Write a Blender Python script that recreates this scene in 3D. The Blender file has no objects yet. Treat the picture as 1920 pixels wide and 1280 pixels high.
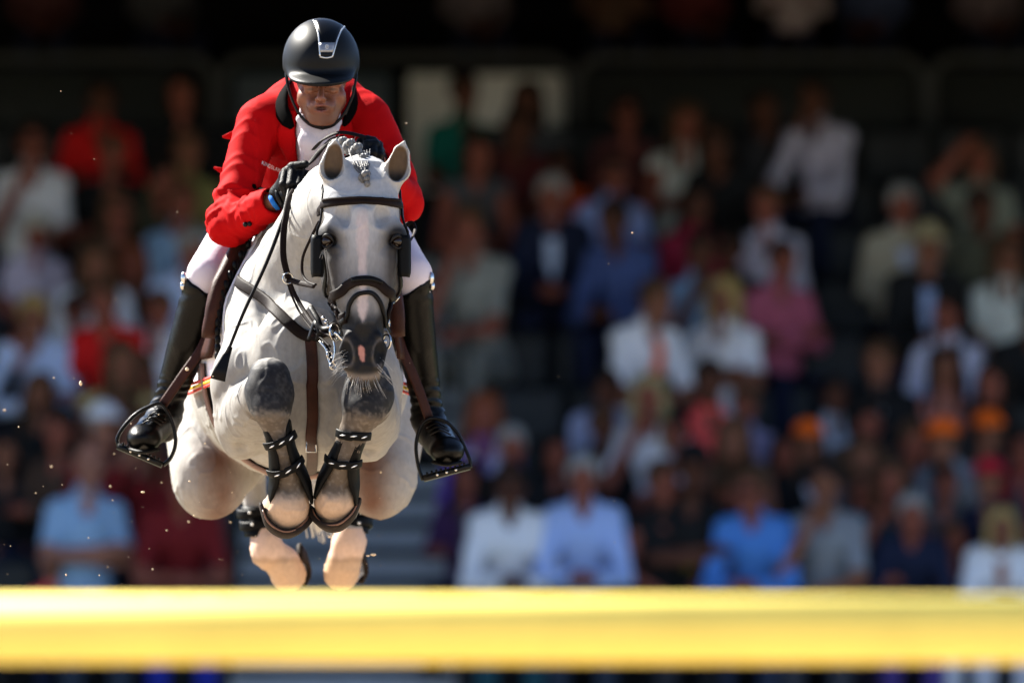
import bpy, bmesh, math, random
import numpy as np
from mathutils import Vector, Matrix
from mathutils.bvhtree import BVHTree

rad = math.radians
scene = bpy.context.scene
COL = scene.collection
random.seed(7)
rng = np.random.default_rng(7)

# ------------------------------------------------------------------ camera
CAM_H, CAM_D, TILT, PXR = 1.2, 30.0, 0.0396, 19200.0
cam_data = bpy.data.cameras.new('camera')
cam_data.sensor_width = 36.0
cam_data.lens = 360.0
cam_data.clip_start = 0.5
cam_data.clip_end = 1500.0
cam_data.dof.use_dof = True
cam_data.dof.focus_distance = 29.55
cam_data.dof.aperture_fstop = 2.75
cam_data.dof.aperture_blades = 0
cam = bpy.data.objects.new('camera', cam_data)
cam.location = (0, -CAM_D, CAM_H)
cam.rotation_euler = (rad(90) + TILT, 0, 0)
COL.objects.link(cam)
scene.camera = cam

# ------------------------------------------------------------------ light
SUN_DIR = Vector((-0.58, 0.44, 0.68)).normalized()
world = bpy.data.worlds.new('World')
scene.world = world
world.use_nodes = True
wn = world.node_tree.nodes
sky = wn.new('ShaderNodeTexSky')
sky.sky_type = 'NISHITA'
sky.sun_disc = False
sky.air_density = 0.55
sky.dust_density = 0.25
sky.ozone_density = 1.5
sky.sun_elevation = math.asin(SUN_DIR.z)
sky.sun_rotation = math.atan2(SUN_DIR.x, SUN_DIR.y)
wn['Background'].inputs['Strength'].default_value = 0.065
world.node_tree.links.new(sky.outputs[0], wn['Background'].inputs['Color'])
sun_data = bpy.data.lights.new('sun', 'SUN')
sun_data.energy = 5.0
sun_data.angle = rad(0.5)
sun_data.color = (1.0, 0.95, 0.86)
sun = bpy.data.objects.new('sun', sun_data)
sun.rotation_euler = SUN_DIR.to_track_quat('Z', 'Y').to_euler()
COL.objects.link(sun)
scene.view_settings.view_transform = 'Standard'
scene.view_settings.look = 'None'
scene.view_settings.gamma = 1.0
scene.view_settings.use_curve_mapping = False
scene.view_settings.exposure = 2.3
scene.cycles.use_denoising = True
scene.cycles.max_bounces = 6
scene.render.film_transparent = False

# ------------------------------------------------------------------ pixels <-> metres
_ct, _st = math.cos(TILT), math.sin(TILT)


def P(px, py, Y):
    """the point that stands at depth Y (metres behind the fence plane) under a photo position"""
    sx, sy = (px - 960) / PXR, (640 - py) / PXR
    dx, dy, dz = sx, _ct - sy * _st, _st + sy * _ct
    s = (Y + CAM_D) / dy
    return Vector((dx * s, Y, CAM_H + dz * s))


def proj(v):
    """numpy (n,3) -> photo x, y"""
    x, y, z = v[:, 0], v[:, 1] + CAM_D, v[:, 2] - CAM_H
    f = y * _ct + z * _st
    return 960 + PXR * x / f, 640 - PXR * (z * _ct - y * _st) / f


def PP(t):
    return t if isinstance(t, Vector) else P(*t)


# ------------------------------------------------------------------ object helpers
def tag(o, label, cat, group=None):
    o['label'] = label
    o['category'] = cat
    if group:
        o['group'] = group
    return o


def mesh_obj(name, verts, faces, m, parent=None, smooth=True, cols=None):
    me = bpy.data.meshes.new(name)
    if isinstance(verts, np.ndarray) and isinstance(faces, np.ndarray):
        n, k = faces.shape
        me.vertices.add(len(verts))
        me.vertices.foreach_set('co', verts.astype(np.float32).ravel())
        me.loops.add(n * k)
        me.loops.foreach_set('vertex_index', faces.astype(np.int32).ravel())
        me.polygons.add(n)
        me.polygons.foreach_set('loop_start', np.arange(0, n * k, k, dtype=np.int32))
        me.update(calc_edges=True)
        me.validate()
    else:
        me.from_pydata([tuple(v) for v in verts], [], [tuple(f) for f in faces])
    if cols is not None:
        ca = me.color_attributes.new('tint', 'FLOAT_COLOR', 'POINT')
        c4 = np.ones((len(cols), 4), np.float32)
        c4[:, :3] = cols
        ca.data.foreach_set('color', c4.ravel())
    if smooth:
        me.polygons.foreach_set('use_smooth', np.ones(len(me.polygons), bool))
    if m is not None:
        me.materials.append(m)
    o = bpy.data.objects.new(name, me)
    COL.objects.link(o)
    if parent is not None:
        attach(o, parent)
    return o


def attach(o, parent):
    o.parent = parent
    o.matrix_parent_inverse = Matrix.Translation(parent.location).inverted() if parent.parent is None else Matrix.Identity(4)


def empty(name, loc):
    o = bpy.data.objects.new(name, None)
    o.location = loc
    o.empty_display_size = 0.1
    COL.objects.link(o)
    return o


# ------------------------------------------------------------------ materials
def mat(name, col, rough=0.6, spec=0.5, metal=0.0, bump=0.0, bscale=60.0, vary=0.0, vscale=8.0, attr=False, attr_mul=False,
        sheen=0.0, coat=0.0, stretch=None, sss=0.0, emit=None):
    m = bpy.data.materials.new(name)
    m.use_nodes = True
    nt = m.node_tree
    b = nt.nodes['Principled BSDF']
    b.inputs['Roughness'].default_value = rough
    b.inputs['Specular IOR Level'].default_value = spec
    b.inputs['Metallic'].default_value = metal
    b.inputs['Base Color'].default_value = (*col, 1)
    if sheen:
        b.inputs['Sheen Weight'].default_value = sheen
    if coat:
        b.inputs['Coat Weight'].default_value = coat
        b.inputs['Coat Roughness'].default_value = 0.15
    if sss:
        b.inputs['Subsurface Weight'].default_value = sss
        b.inputs['Subsurface Radius'].default_value = (0.012, 0.005, 0.003)
        b.inputs['Subsurface Scale'].default_value = 0.6
    tc = nt.nodes.new('ShaderNodeTexCoord')
    src = tc.outputs['Object']
    if stretch:
        mp = nt.nodes.new('ShaderNodeMapping')
        mp.inputs['Scale'].default_value = stretch
        nt.links.new(src, mp.inputs['Vector'])
        src = mp.outputs['Vector']
    out = None
    if attr:
        a = nt.nodes.new('ShaderNodeAttribute')
        a.attribute_name = 'tint'
        out = a.outputs['Color']
        if attr_mul:
            mm = nt.nodes.new('ShaderNodeMix')
            mm.data_type = 'RGBA'
            mm.blend_type = 'MULTIPLY'
            mm.inputs['Factor'].default_value = 1
            nt.links.new(out, mm.inputs['A'])
            mm.inputs['B'].default_value = (*col, 1)
            out = mm.outputs['Result']
    if vary:
        nz = nt.nodes.new('ShaderNodeTexNoise')
        nz.inputs['Scale'].default_value = vscale
        nz.inputs['Detail'].default_value = 6
        nz.inputs['Roughness'].default_value = 0.6
        nt.links.new(src, nz.inputs['Vector'])
        mr = nt.nodes.new('ShaderNodeMapRange')
        mr.inputs['From Min'].default_value = 0.3
        mr.inputs['From Max'].default_value = 0.7
        mr.inputs['To Min'].default_value = 1 - vary
        mr.inputs['To Max'].default_value = 1 + vary
        nt.links.new(nz.outputs['Fac'], mr.inputs['Value'])
        mx = nt.nodes.new('ShaderNodeMix')
        mx.data_type = 'RGBA'
        mx.blend_type = 'MULTIPLY'
        mx.inputs['Factor'].default_value = 1
        if out:
            nt.links.new(out, mx.inputs['A'])
        else:
            mx.inputs['A'].default_value = (*col, 1)
        nt.links.new(mr.outputs['Result'], mx.inputs['B'])
        out = mx.outputs['Result']
    if out:
        nt.links.new(out, b.inputs['Base Color'])
    if bump:
        nz = nt.nodes.new('ShaderNodeTexNoise')
        nz.inputs['Scale'].default_value = bscale
        nz.inputs['Detail'].default_value = 5
        nt.links.new(src, nz.inputs['Vector'])
        bp = nt.nodes.new('ShaderNodeBump')
        bp.inputs['Strength'].default_value = bump
        bp.inputs['Distance'].default_value = 0.01
        nt.links.new(nz.outputs['Fac'], bp.inputs['Height'])
        nt.links.new(bp.outputs['Normal'], b.inputs['Normal'])
    return m


# ------------------------------------------------------------------ solid modelling: distance fields -> meshes
def _smin(a, b, k):
    if k <= 0:
        return np.minimum(a, b)
    h = np.clip(0.5 + 0.5 * (b - a) / k, 0, 1)
    return b + (a - b) * h - k * h * (1 - h)


class Field:
    def __init__(self, xs, ys, zs):
        self.xs, self.ys, self.zs = [np.asarray(c, np.float32) for c in (xs, ys, zs)]
        self.F = np.full((len(xs), len(ys), len(zs)), 0.5, np.float32)

    def win(self, lo, hi):
        s = []
        for c, l, h in zip((self.xs, self.ys, self.zs), lo, hi):
            i0, i1 = np.searchsorted(c, l), np.searchsorted(c, h)
            s.append(slice(max(i0 - 1, 0), min(i1 + 1, len(c))))
        g = (self.xs[s[0]][:, None, None], self.ys[s[1]][None, :, None], self.zs[s[2]][None, None, :])
        return tuple(s), g

    def put(self, s, d, k, sub=False):
        if d.size == 0:
            return
        a = self.F[s]
        self.F[s] = -_smin(-a, d, k) if sub else _smin(a, d, k)

    def chain(self, pts, rr, k=0.03, sq=None, sub=False):
        """a tapering limb through points; sq widens it along world axes"""
        pts = [PP(p) for p in pts]
        sq = np.array(sq if sq else (1, 1, 1), np.float32)
        A = np.array([tuple(p) for p in pts], np.float32)
        rm = max(rr) * sq.max() + k + 0.02
        s, (X, Y, Z) = self.win(A.min(0) - rm, A.max(0) + rm)
        out = None
        for i in range(max(len(A) - 1, 1)):
            a, b = A[i] / sq, A[min(i + 1, len(A) - 1)] / sq
            ra, rb = rr[i], rr[min(i + 1, len(A) - 1)]
            ba = b - a
            x, y, z = X / sq[0] - a[0], Y / sq[1] - a[1], Z / sq[2] - a[2]
            t = np.clip((x * ba[0] + y * ba[1] + z * ba[2]) / max(float(ba @ ba), 1e-9), 0, 1)
            d = np.sqrt((x - t * ba[0]) ** 2 + (y - t * ba[1]) ** 2 + (z - t * ba[2]) ** 2) - (ra + (rb - ra) * t)
            out = d if out is None else np.minimum(out, d)
        self.put(s, out * float(sq.min()), k, sub)

    def ell(self, c, r, k=0.03, rot=None, sub=False):
        """ellipsoid; rot = euler angles in degrees"""
        c = PP(c)
        rm = max(r) + k + 0.02
        s, (X, Y, Z) = self.win([v - rm for v in c], [v + rm for v in c])
        x, y, z = X - c[0], Y - c[1], Z - c[2]
        if rot:
            M = np.array(Matrix.Rotation(rad(rot[2]), 3, 'Z') @ Matrix.Rotation(rad(rot[1]), 3, 'Y') @ Matrix.Rotation(rad(rot[0]), 3, 'X')).T
            x, y, z = (M[i, 0] * x + M[i, 1] * y + M[i, 2] * z for i in range(3))
        k0 = np.sqrt((x / r[0]) ** 2 + (y / r[1]) ** 2 + (z / r[2]) ** 2)
        k1 = np.sqrt((x / r[0] ** 2) ** 2 + (y / r[1] ** 2) ** 2 + (z / r[2] ** 2) ** 2)
        d = np.where(k1 > 1e-6, k0 * (k0 - 1) / np.maximum(k1, 1e-6), -min(r))
        self.put(s, d.astype(np.float32), k, sub)

    def loft(self, o, V, W, table, k=0.03, L=1.0):
        """cross sections along V: rows (v, shift_u, half width, front, back, exponent); W points to the front"""
        o, V, W = np.array(o), np.array(V), np.array(W)
        U = np.cross(V, W)
        T = np.array(table, np.float32)
        vv = np.linspace(T[0, 0], T[-1, 0], 200)
        cols = []
        for j in range(1, 6):
            c = np.interp(vv, T[:, 0], T[:, j])
            w = np.hanning(17)
            w /= w.sum()
            cols.append(np.convolve(np.pad(c, 8, 'edge'), w, 'valid'))
        rm = max(T[:, 2].max(), T[:, 3].max(), T[:, 4].max()) + k + 0.03
        e0, e1 = o + V * L * T[0, 0], o + V * L * T[-1, 0]
        s, (X, Y, Z) = self.win(np.minimum(e0, e1) - rm, np.maximum(e0, e1) + rm)
        x, y, z = X - o[0], Y - o[1], Z - o[2]
        v = (x * V[0] + y * V[1] + z * V[2]) / L
        sh, a, f, b, n = (np.interp(v, vv, c).astype(np.float32) for c in cols)
        u = x * U[0] + y * U[1] + z * U[2] - sh
        w = x * W[0] + y * W[1] + z * W[2]
        h = np.where(w > 0, f, b)
        a, h = np.maximum(a, 0.004), np.maximum(h, 0.004)
        q = ((np.abs(u) / a) ** n + (np.abs(w) / h) ** n) ** (1 / n)
        d = (q - 1) * np.minimum(a, h)
        over = np.maximum(np.maximum(v - T[-1, 0], T[0, 0] - v) * L, 0)
        d = np.maximum(d, over - 0.0005)
        self.put(s, d.astype(np.float32), k)

    def cut(self, pt, nrm, k=0.004):
        """cut away everything on the side nrm points to"""
        pt = PP(pt)
        n = Vector(nrm).normalized()
        X, Y, Z = self.xs[:, None, None], self.ys[None, :, None], self.zs[None, None, :]
        d = (X - pt.x) * n.x + (Y - pt.y) * n.y + (Z - pt.z) * n.z
        self.F = -_smin(-self.F, -d.astype(np.float32), k)

    def mesh(self, smooth=1, largest=False):
        F, S = self.F, self.F < 0
        c = [slice(None, -1), slice(1, None)]
        cnt = sum(S[c[i], c[j], c[l]].astype(np.int8) for i in (0, 1) for j in (0, 1) for l in (0, 1))
        act = (cnt > 0) & (cnt < 8)
        ids = np.full(act.shape, -1, np.int32)
        I, J, K = np.nonzero(act)
        ids[I, J, K] = np.arange(len(I))
        pos = np.zeros((len(I), 3))
        num = np.zeros(len(I))
        ax = (self.xs, self.ys, self.zs)
        for d in range(3):
            o1, o2 = [e for e in range(3) if e != d]
            for p in (0, 1):
                for q in (0, 1):
                    off = [0, 0, 0]
                    off[o1], off[o2] = p, q
                    i0 = [I + off[0], J + off[1], K + off[2]]
                    i1 = [v.copy() for v in i0]
                    i1[d] += 1
                    f0, f1 = F[tuple(i0)], F[tuple(i1)]
                    w = (f0 < 0) != (f1 < 0)
                    t = np.where(w, f0 / np.where(w, f0 - f1, 1), 0)
                    for e in range(3):
                        v = ax[e][i0[e]]
                        if e == d:
                            v = v + t * (ax[e][i1[e]] - v)
                        pos[:, e] += np.where(w, v, 0)
                    num += w
        pos /= np.maximum(num, 1)[:, None]
        faces = []
        for d in range(3):
            s0, s1 = [slice(None)] * 3, [slice(None)] * 3
            s0[d], s1[d] = slice(None, -1), slice(1, None)
            a, b = S[tuple(s0)], S[tuple(s1)]
            x = a != b
            o1, o2 = (d + 1) % 3, (d + 2) % 3
            lim = [slice(None)] * 3
            E = list(np.nonzero(x))
            ok = (E[o1] > 0) & (E[o1] < F.shape[o1] - 1) & (E[o2] > 0) & (E[o2] < F.shape[o2] - 1)
            E = [e[ok] for e in E]
            ins = a[tuple(E)]

            def at(p, q):
                e = [v.copy() for v in E]
                e[o1] -= p
                e[o2] -= q
                return ids[tuple(e)]
            qd = np.stack([at(1, 1), at(0, 1), at(0, 0), at(1, 0)], 1)
            qd[~ins] = qd[~ins][:, ::-1]
            faces.append(qd)
        faces = np.concatenate(faces)
        faces = faces[(faces >= 0).all(1)]
        for _ in range(smooth):
            acc = np.zeros_like(pos)
            n = np.zeros(len(pos))
            for e in range(4):
                p, q = faces[:, e], faces[:, (e + 1) % 4]
                for cc in range(3):
                    acc[:, cc] += np.bincount(p, pos[q, cc], len(pos)) + np.bincount(q, pos[p, cc], len(pos))
                n += np.bincount(p, minlength=len(pos)) + np.bincount(q, minlength=len(pos))
            pos = 0.5 * pos + 0.5 * acc / np.maximum(n, 1)[:, None]
        if largest:      # drop stray flecks
            lab = np.arange(len(pos))
            e0 = faces[:, [0, 1, 2, 3]].ravel()
            e1 = faces[:, [1, 2, 3, 0]].ravel()
            while True:
                m = np.minimum(lab[e0], lab[e1])
                new = lab.copy()
                np.minimum.at(new, e0, m)
                np.minimum.at(new, e1, m)
                new = new[new]
                if (new == lab).all():
                    break
                lab = new
            keep = lab == np.bincount(lab).argmax()
            idx = np.cumsum(keep) - 1
            faces = idx[faces[keep[faces].all(1)]]
            pos = pos[keep]
        return pos, faces


def grid_axis(*segs):
    """(start, stop, step), ... joined into one axis"""
    out = []
    for a, b, h in segs:
        out.append(np.arange(a, b - h * 0.3, h))
    out.append([segs[-1][1]])
    return np.concatenate(out)


def noise3(v, scale, seed=0, octaves=3):
    """cheap smooth value noise on points (n,3), about -1..1"""
    r = np.random.default_rng(seed)
    tab = r.random((32, 32, 32)) * 2 - 1
    out = np.zeros(len(v))
    amp, tot = 1.0, 0.0
    for o in range(octaves):
        p = v * scale * (2 ** o) + 17.3 * o
        i = np.floor(p).astype(int)
        f = p - i
        f = f * f * (3 - 2 * f)
        acc = 0
        for a in (0, 1):
            for b in (0, 1):
                for c in (0, 1):
                    w = (f[:, 0] if a else 1 - f[:, 0]) * (f[:, 1] if b else 1 - f[:, 1]) * (f[:, 2] if c else 1 - f[:, 2])
                    acc = acc + w * tab[(i[:, 0] + a) % 32, (i[:, 1] + b) % 32, (i[:, 2] + c) % 32]
        out += amp * acc
        tot += amp
        amp *= 0.5
    return out / tot


def spline(pts, n=8):
    """Catmull-Rom through Vectors"""
    pts = [Vector(p) for p in pts]
    if len(pts) < 3:
        return [pts[0].lerp(pts[-1], i / n) for i in range(n + 1)]
    q = [2 * pts[0] - pts[1]] + pts + [2 * pts[-1] - pts[-2]]
    out = []
    for i in range(1, len(q) - 2):
        p0, p1, p2, p3 = q[i - 1:i + 3]
        for j in range(n):
            t = j / n
            out.append(0.5 * (2 * p1 + (p2 - p0) * t + (2 * p0 - 5 * p1 + 4 * p2 - p3) * t * t + (3 * p1 - p0 - 3 * p2 + p3) * t ** 3))
    out.append(pts[-1])
    return out


class Build:
    """collects swept shapes into one mesh"""
    def __init__(self):
        self.v, self.f = [], []

    def sweep(self, path, w, t, nrm=None, seg=8, closed=False, power=2.0, cap=True):
        """path: Vectors; w/t: half width / half thickness (numbers or lists); nrm: thickness directions"""
        n = len(path)
        base = len(self.v)
        W = w if hasattr(w, '__len__') else [w] * n
        T = t if hasattr(t, '__len__') else [t] * n
        ref = Vector((0, -1, 0.01))
        for i in range(n):
            a = path[i - 1] if (i or closed) else path[i]
            b = path[(i + 1) % n] if (i < n - 1 or closed) else path[i]
            tan = (b - a)
            tan = tan.normalized() if tan.length > 1e-9 else Vector((0, 0, 1))
            nn = Vector(nrm[i]) if nrm is not None else ref
            nn = nn - tan * nn.dot(tan)
            if nn.length < 1e-4:
                nn = Vector((1, 0, 0.3)) - tan * tan.x
            nn.normalize()
            if nrm is None:
                ref = nn
            sd = tan.cross(nn)
            for j in range(seg):
                th = 2 * math.pi * (j + 0.5) / seg
                c, s = math.cos(th), math.sin(th)
                e = 2.0 / power
                cx = math.copysign(abs(c) ** e, c)
                sx = math.copysign(abs(s) ** e, s)
                self.v.append(path[i] + sd * (W[i] * cx) + nn * (T[i] * sx))
        m = n if closed else n - 1
        for i in range(m):
            for j in range(seg):
                a, b = base + i * seg + j, base + i * seg + (j + 1) % seg
                c, d = base + ((i + 1) % n) * seg + (j + 1) % seg, base + ((i + 1) % n) * seg + j
                self.f.append((a, d, c, b))
        if cap and not closed:
            self.f.append(tuple(base + j for j in range(seg)))
            self.f.append(tuple(base + (n - 1) * seg + j for j in reversed(range(seg))))

    def tube(self, path, r, seg=8, closed=False):
        self.sweep(path, r, r, None, seg, closed)

    def box(self, c, sx, sy, sz, R=None):
        b = len(self.v)
        for x, y, z in ((-1, -1, -1), (1, -1, -1), (1, 1, -1), (-1, 1, -1), (-1, -1, 1), (1, -1, 1), (1, 1, 1), (-1, 1, 1)):
            p = Vector((x * sx / 2, y * sy / 2, z * sz / 2))
            if R is not None:
                p = R @ p
            self.v.append(Vector(c) + p)
        for f in ((0, 3, 2, 1), (4, 5, 6, 7), (0, 1, 5, 4), (1, 2, 6, 5), (2, 3, 7, 6), (3, 0, 4, 7)):
            self.f.append(tuple(b + i for i in f))

    def ball(self, c, r, seg=10, rings=6, R=None):
        r = r if hasattr(r, '__len__') else (r, r, r)
        b = len(self.v)
        for i in range(rings + 1):
            ph = math.pi * i / rings
            for j in range(seg):
                th = 2 * math.pi * j / seg
                p = Vector((r[0] * math.sin(ph) * math.cos(th), r[1] * math.sin(ph) * math.sin(th), r[2] * math.cos(ph)))
                self.v.append(Vector(c) + (R @ p if R is not None else p))
        for i in range(rings):
            for j in range(seg):
                k = (j + 1) % seg
                self.f.append((b + i * seg + j, b + (i + 1) * seg + j, b + (i + 1) * seg + k, b + i * seg + k))

    def sheet(self, rows, thick, out=None):
        """rows of Vectors -> a sheet with thickness; out(i,j) gives the outer direction, else the computed normal"""
        n, m = len(rows), len(rows[0])
        b = len(self.v)
        N = []
        for i in range(n):
            for j in range(m):
                du = rows[min(i + 1, n - 1)][j] - rows[max(i - 1, 0)][j]
                dv = rows[i][min(j + 1, m - 1)] - rows[i][max(j - 1, 0)]
                q = du.cross(dv)
                N.append(q.normalized() if q.length > 1e-9 else Vector((0, -1, 0)))
        if out is not None and sum(q.dot(Vector(out)) for q in N) < 0:
            N = [-q for q in N]
        for side in (0, 1):
            for i in range(n):
                for j in range(m):
                    self.v.append(rows[i][j] + N[i * m + j] * (thick if side else 0))
        o = n * m
        for i in range(n - 1):
            for j in range(m - 1):
                a = i * m + j
                q = (a, a + 1, a + m + 1, a + m)
                self.f.append(tuple(b + e for e in q))
                self.f.append(tuple(b + o + e for e in reversed(q)))
        rim = [j for j in range(m)] + [i * m + m - 1 for i in range(1, n)] + [(n - 1) * m + j for j in range(m - 2, -1, -1)] + [i * m for i in range(n - 2, 0, -1)]
        for i in range(len(rim)):
            p, q = rim[i], rim[(i + 1) % len(rim)]
            self.f.append((b + q, b + p, b + o + p, b + o + q))

    def obj(self, name, m, parent=None, smooth=True):
        o = mesh_obj(name, self.v, self.f, m, parent, smooth)
        bm = bmesh.new()
        bm.from_mesh(o.data)
        bmesh.ops.recalc_face_normals(bm, faces=bm.faces)
        bm.to_mesh(o.data)
        bm.free()
        return o


def bvh_of(pos, faces):
    return BVHTree.FromPolygons([tuple(p) for p in pos], [tuple(int(i) for i in f) for f in faces])


CAMV = Vector((0, -CAM_D, CAM_H))


def on_surface(bvh, px, py, Y=None, lift=0.0, fb=-0.5):
    """point and normal on a surface: seen from the front, or the nearest to a point at depth Y"""
    if Y is None:
        d = (P(px, py, 0) - CAMV).normalized()
        h = bvh.ray_cast(CAMV, d)
        if h[0] is None:
            h = bvh.find_nearest(P(px, py, fb))
    else:
        h = bvh.find_nearest(P(px, py, Y))
    n = h[1]
    return h[0] + n * lift, n


def strap_on(B, bvh, pts, w, t, lift=0.004, n=6, power=4.0, closed=False, seg=8):
    """a strap lying on a surface through (px,py[,Y]) points"""
    cp = [on_surface(bvh, *p, lift=lift)[0] for p in pts]
    path = spline(cp, n)
    out, nr = [], []
    for p in path:
        q, nn, _, _ = bvh.find_nearest(p)
        out.append(q + nn * lift if (p - q).length < 0.05 else p)
        nr.append(nn)
    # soften the path so that it bridges hollows
    for _ in range(5):
        out = [out[0]] + [out[i] * 0.5 + (out[i - 1] + out[i + 1]) * 0.25 for i in range(1, len(out) - 1)] + [out[-1]]
        nr = [nr[0]] + [(nr[i] * 2 + nr[i - 1] + nr[i + 1]).normalized() for i in range(1, len(nr) - 1)] + [nr[-1]]
    for i, p in enumerate(out):     # never inside the surface
        q, nn, _, _ = bvh.find_nearest(p)
        gap = (p - q).dot(nn)
        if gap < lift:
            out[i] = p + nn * (lift - gap)
    B.sweep(out, w, t, nr, seg, closed, power)
    return out, nr

# ================================================================== the horse
HORSE = empty('horse', P(575, 890, 0.5))
tag(HORSE, 'dappled grey horse jumping over the yellow pole towards us', 'horse')
PXM = 640.0


def build_horse():
    x0, x1 = P(285, 0, 0).x, P(812, 0, 0).x
    z0, z1 = P(0, 1135, 1.9).z, P(0, 245, -0.6).z
    h = 0.0046
    F = Field(grid_axis((x0, x1, h)), grid_axis((-0.86, -0.12, h), (-0.12, 0.3, 0.010), (0.3, 2.2, 0.02)), grid_axis((z0, z1, h)))
    # --- trunk
    rows = []
    for (Y, cx, hw, top, bot, n) in ((-0.335, 582, 40, 590, 700, 2), (-0.29, 580, 88, 545, 780, 2.1), (-0.17, 577, 122, 515, 840, 2.2),
                                     (0.0, 570, 142, 480, 868, 2.2), (0.2, 565, 168, 450, 882, 2.2), (0.5, 561, 201, 455, 893, 2.2),
                                     (0.8, 559, 210, 490, 893, 2.15), (1.1, 555, 200, 530, 885, 2.1), (1.4, 552, 185, 560, 870, 2.1),
                                     (1.65, 550, 150, 600, 830, 2.0), (1.8, 550, 85, 660, 780, 2.0), (1.86, 550, 20, 700, 740, 2.0)):
        c, t, b = P(cx, (top + bot) / 2, Y), P(cx, top, Y), P(cx, bot, Y)
        rows.append((Y, c.x, P(cx + hw, 0, Y).x - c.x, c.z, (t.z - b.z) / 2, n))
    R_ = np.array(rows)
    # the spine rises and falls: loft along Y with a moving centre
    s, (X, Y, Z) = F.win((x0, -0.4, z0), (x1, 1.95, z1))
    ww = np.hanning(21)
    ww /= ww.sum()
    yy = np.linspace(R_[0, 0], R_[-1, 0], 260)
    cur = [np.convolve(np.pad(np.interp(yy, R_[:, 0], R_[:, j]), 10, 'edge'), ww, 'valid') for j in range(1, 6)]
    cx, a, cz, b, n = [np.interp(Y, yy, c).astype(np.float32) for c in cur]
    n = np.where(Z > cz, 1.5, n).astype(np.float32)
    q = ((np.abs(X - cx) / a) ** n + (np.abs(Z - cz) / b) ** n) ** (1 / n)
    d = (q - 1) * np.minimum(a, b)
    d = np.maximum(d, np.maximum(R_[0, 0] - Y, Y - R_[-1, 0]))
    F.put(s, d.astype(np.float32), 0.02)
    # --- neck, with the crest towards the hands
    F.chain([(570, 610, 0.10), (574, 560, 0.0), (588, 500, -0.10), (612, 435, -0.22), (644, 384, -0.36), (676, 352, -0.50)],
            [0.225, 0.205, 0.172, 0.142, 0.115, 0.088], k=0.07)
    F.chain([(560, 470, 0.2), (590, 402, 0.0), (636, 346, -0.28), (672, 338, -0.47)], [0.12, 0.105, 0.075, 0.052], k=0.06)
    # --- shoulders and breast
    for sgn in (-1, 1):
        xs_ = 575 + sgn * 98
        F.chain([(575 + sgn * 46, 475, 0.20), (575 + sgn * 86, 590, -0.02), (575 + sgn * 98, 690, -0.15)], [0.085, 0.098, 0.104], k=0.05)
        F.ell((578 + sgn * 50, 668, -0.27), (0.075, 0.07, 0.135), k=0.06)
        F.ell((578 + sgn * 46, 770, -0.20), (0.07, 0.10, 0.12), k=0.05)
    F.chain([(586, 600, -0.40), (586, 700, -0.37), (586, 800, -0.31)], [0.014, 0.014, 0.016], k=0.05, sub=True)
    # --- forelegs: elbow, forearm to the knee, folded cannon, pastern, hoof
    L = dict(el=(448, 800, -0.02), kn=(508, 728, -0.53), ft=(547, 925, -0.40))
    F.chain([(452, 720, -0.12), (459, 792, -0.02)], [0.092, 0.088], k=0.04)
    F.ell((452, 836, -0.02), (0.045, 0.05, 0.04), k=0.03)
    F.chain([(459, 796, -0.02), (474, 772, -0.22), (497, 742, -0.42), (506, 730, -0.50)], [0.088, 0.086, 0.070, 0.062], k=0.03)
    F.ell((506, 735, -0.535), (0.071, 0.055, 0.080), k=0.02)
    F.ell((506, 700, -0.52), (0.055, 0.05, 0.045), k=0.02)
    F.chain([(508, 765, -0.55), (518, 800, -0.53), (530, 850, -0.50), (541, 900, -0.455)], [0.056, 0.042, 0.036, 0.038], k=0.025)
    F.chain([(528, 830, -0.46), (542, 905, -0.41)], [0.022, 0.028], k=0.03)
    F.ell((544, 925, -0.43), (0.052, 0.055, 0.056), k=0.012)
    F.chain([(543, 930, -0.43), (538, 954, -0.42)], [0.054, 0.063], k=0.01)
    F.chain([(538, 945, -0.43), (533, 960, -0.38)], [0.062, 0.068], k=0.01)
    F.chain([(694, 724, -0.12), (688, 796, -0.02)], [0.092, 0.088], k=0.04)
    F.ell((692, 838, -0.02), (0.045, 0.05, 0.04), k=0.03)
    F.chain([(690, 798, -0.02), (692, 775, -0.22), (689, 748, -0.42), (687, 738, -0.50)], [0.088, 0.086, 0.072, 0.064], k=0.03)
    F.ell((687, 740, -0.535), (0.074, 0.055, 0.078), k=0.02)
    F.ell((690, 706, -0.52), (0.055, 0.05, 0.045), k=0.02)
    F.chain([(680, 768, -0.55), (668, 800, -0.53), (648, 855, -0.50), (635, 900, -0.455)], [0.058, 0.043, 0.037, 0.038], k=0.025)
    F.chain([(660, 830, -0.46), (642, 905, -0.41)], [0.022, 0.028], k=0.03)
    F.ell((632, 920, -0.43), (0.050, 0.055, 0.054), k=0.012)
    F.chain([(632, 922, -0.43), (630, 938, -0.42)], [0.053, 0.062], k=0.01)
    F.chain([(630, 932, -0.43), (632, 946, -0.38)], [0.061, 0.066], k=0.01)
    # creases between the muscles
    for sg in (-1, 1):
        q = lambda x, y, Y: (572 + sg * (572 - x), y, Y)
        F.chain([q(410, 690, -.06), q(408, 770, -.02), q(428, 846, .03)], [.010, .014, .010], k=.035, sub=True)
        F.chain([q(492, 565, -.17), q(500, 640, -.25), q(492, 702, -.27)], [.006, .010, .008], k=.03, sub=True)
        F.chain([q(478, 716, -.36), q(462, 775, -.26), q(452, 842, -.10)], [.005, .010, .008], k=.03, sub=True)
        F.chain([q(452, 500, .02), q(436, 575, -.03), q(430, 640, -.08)], [.006, .010, .006], k=.04, sub=True)
        F.chain([q(366, 770, .86), q(400, 860, .90), q(452, 892, .95)], [.012, .016, .012], k=.04, sub=True)
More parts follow.
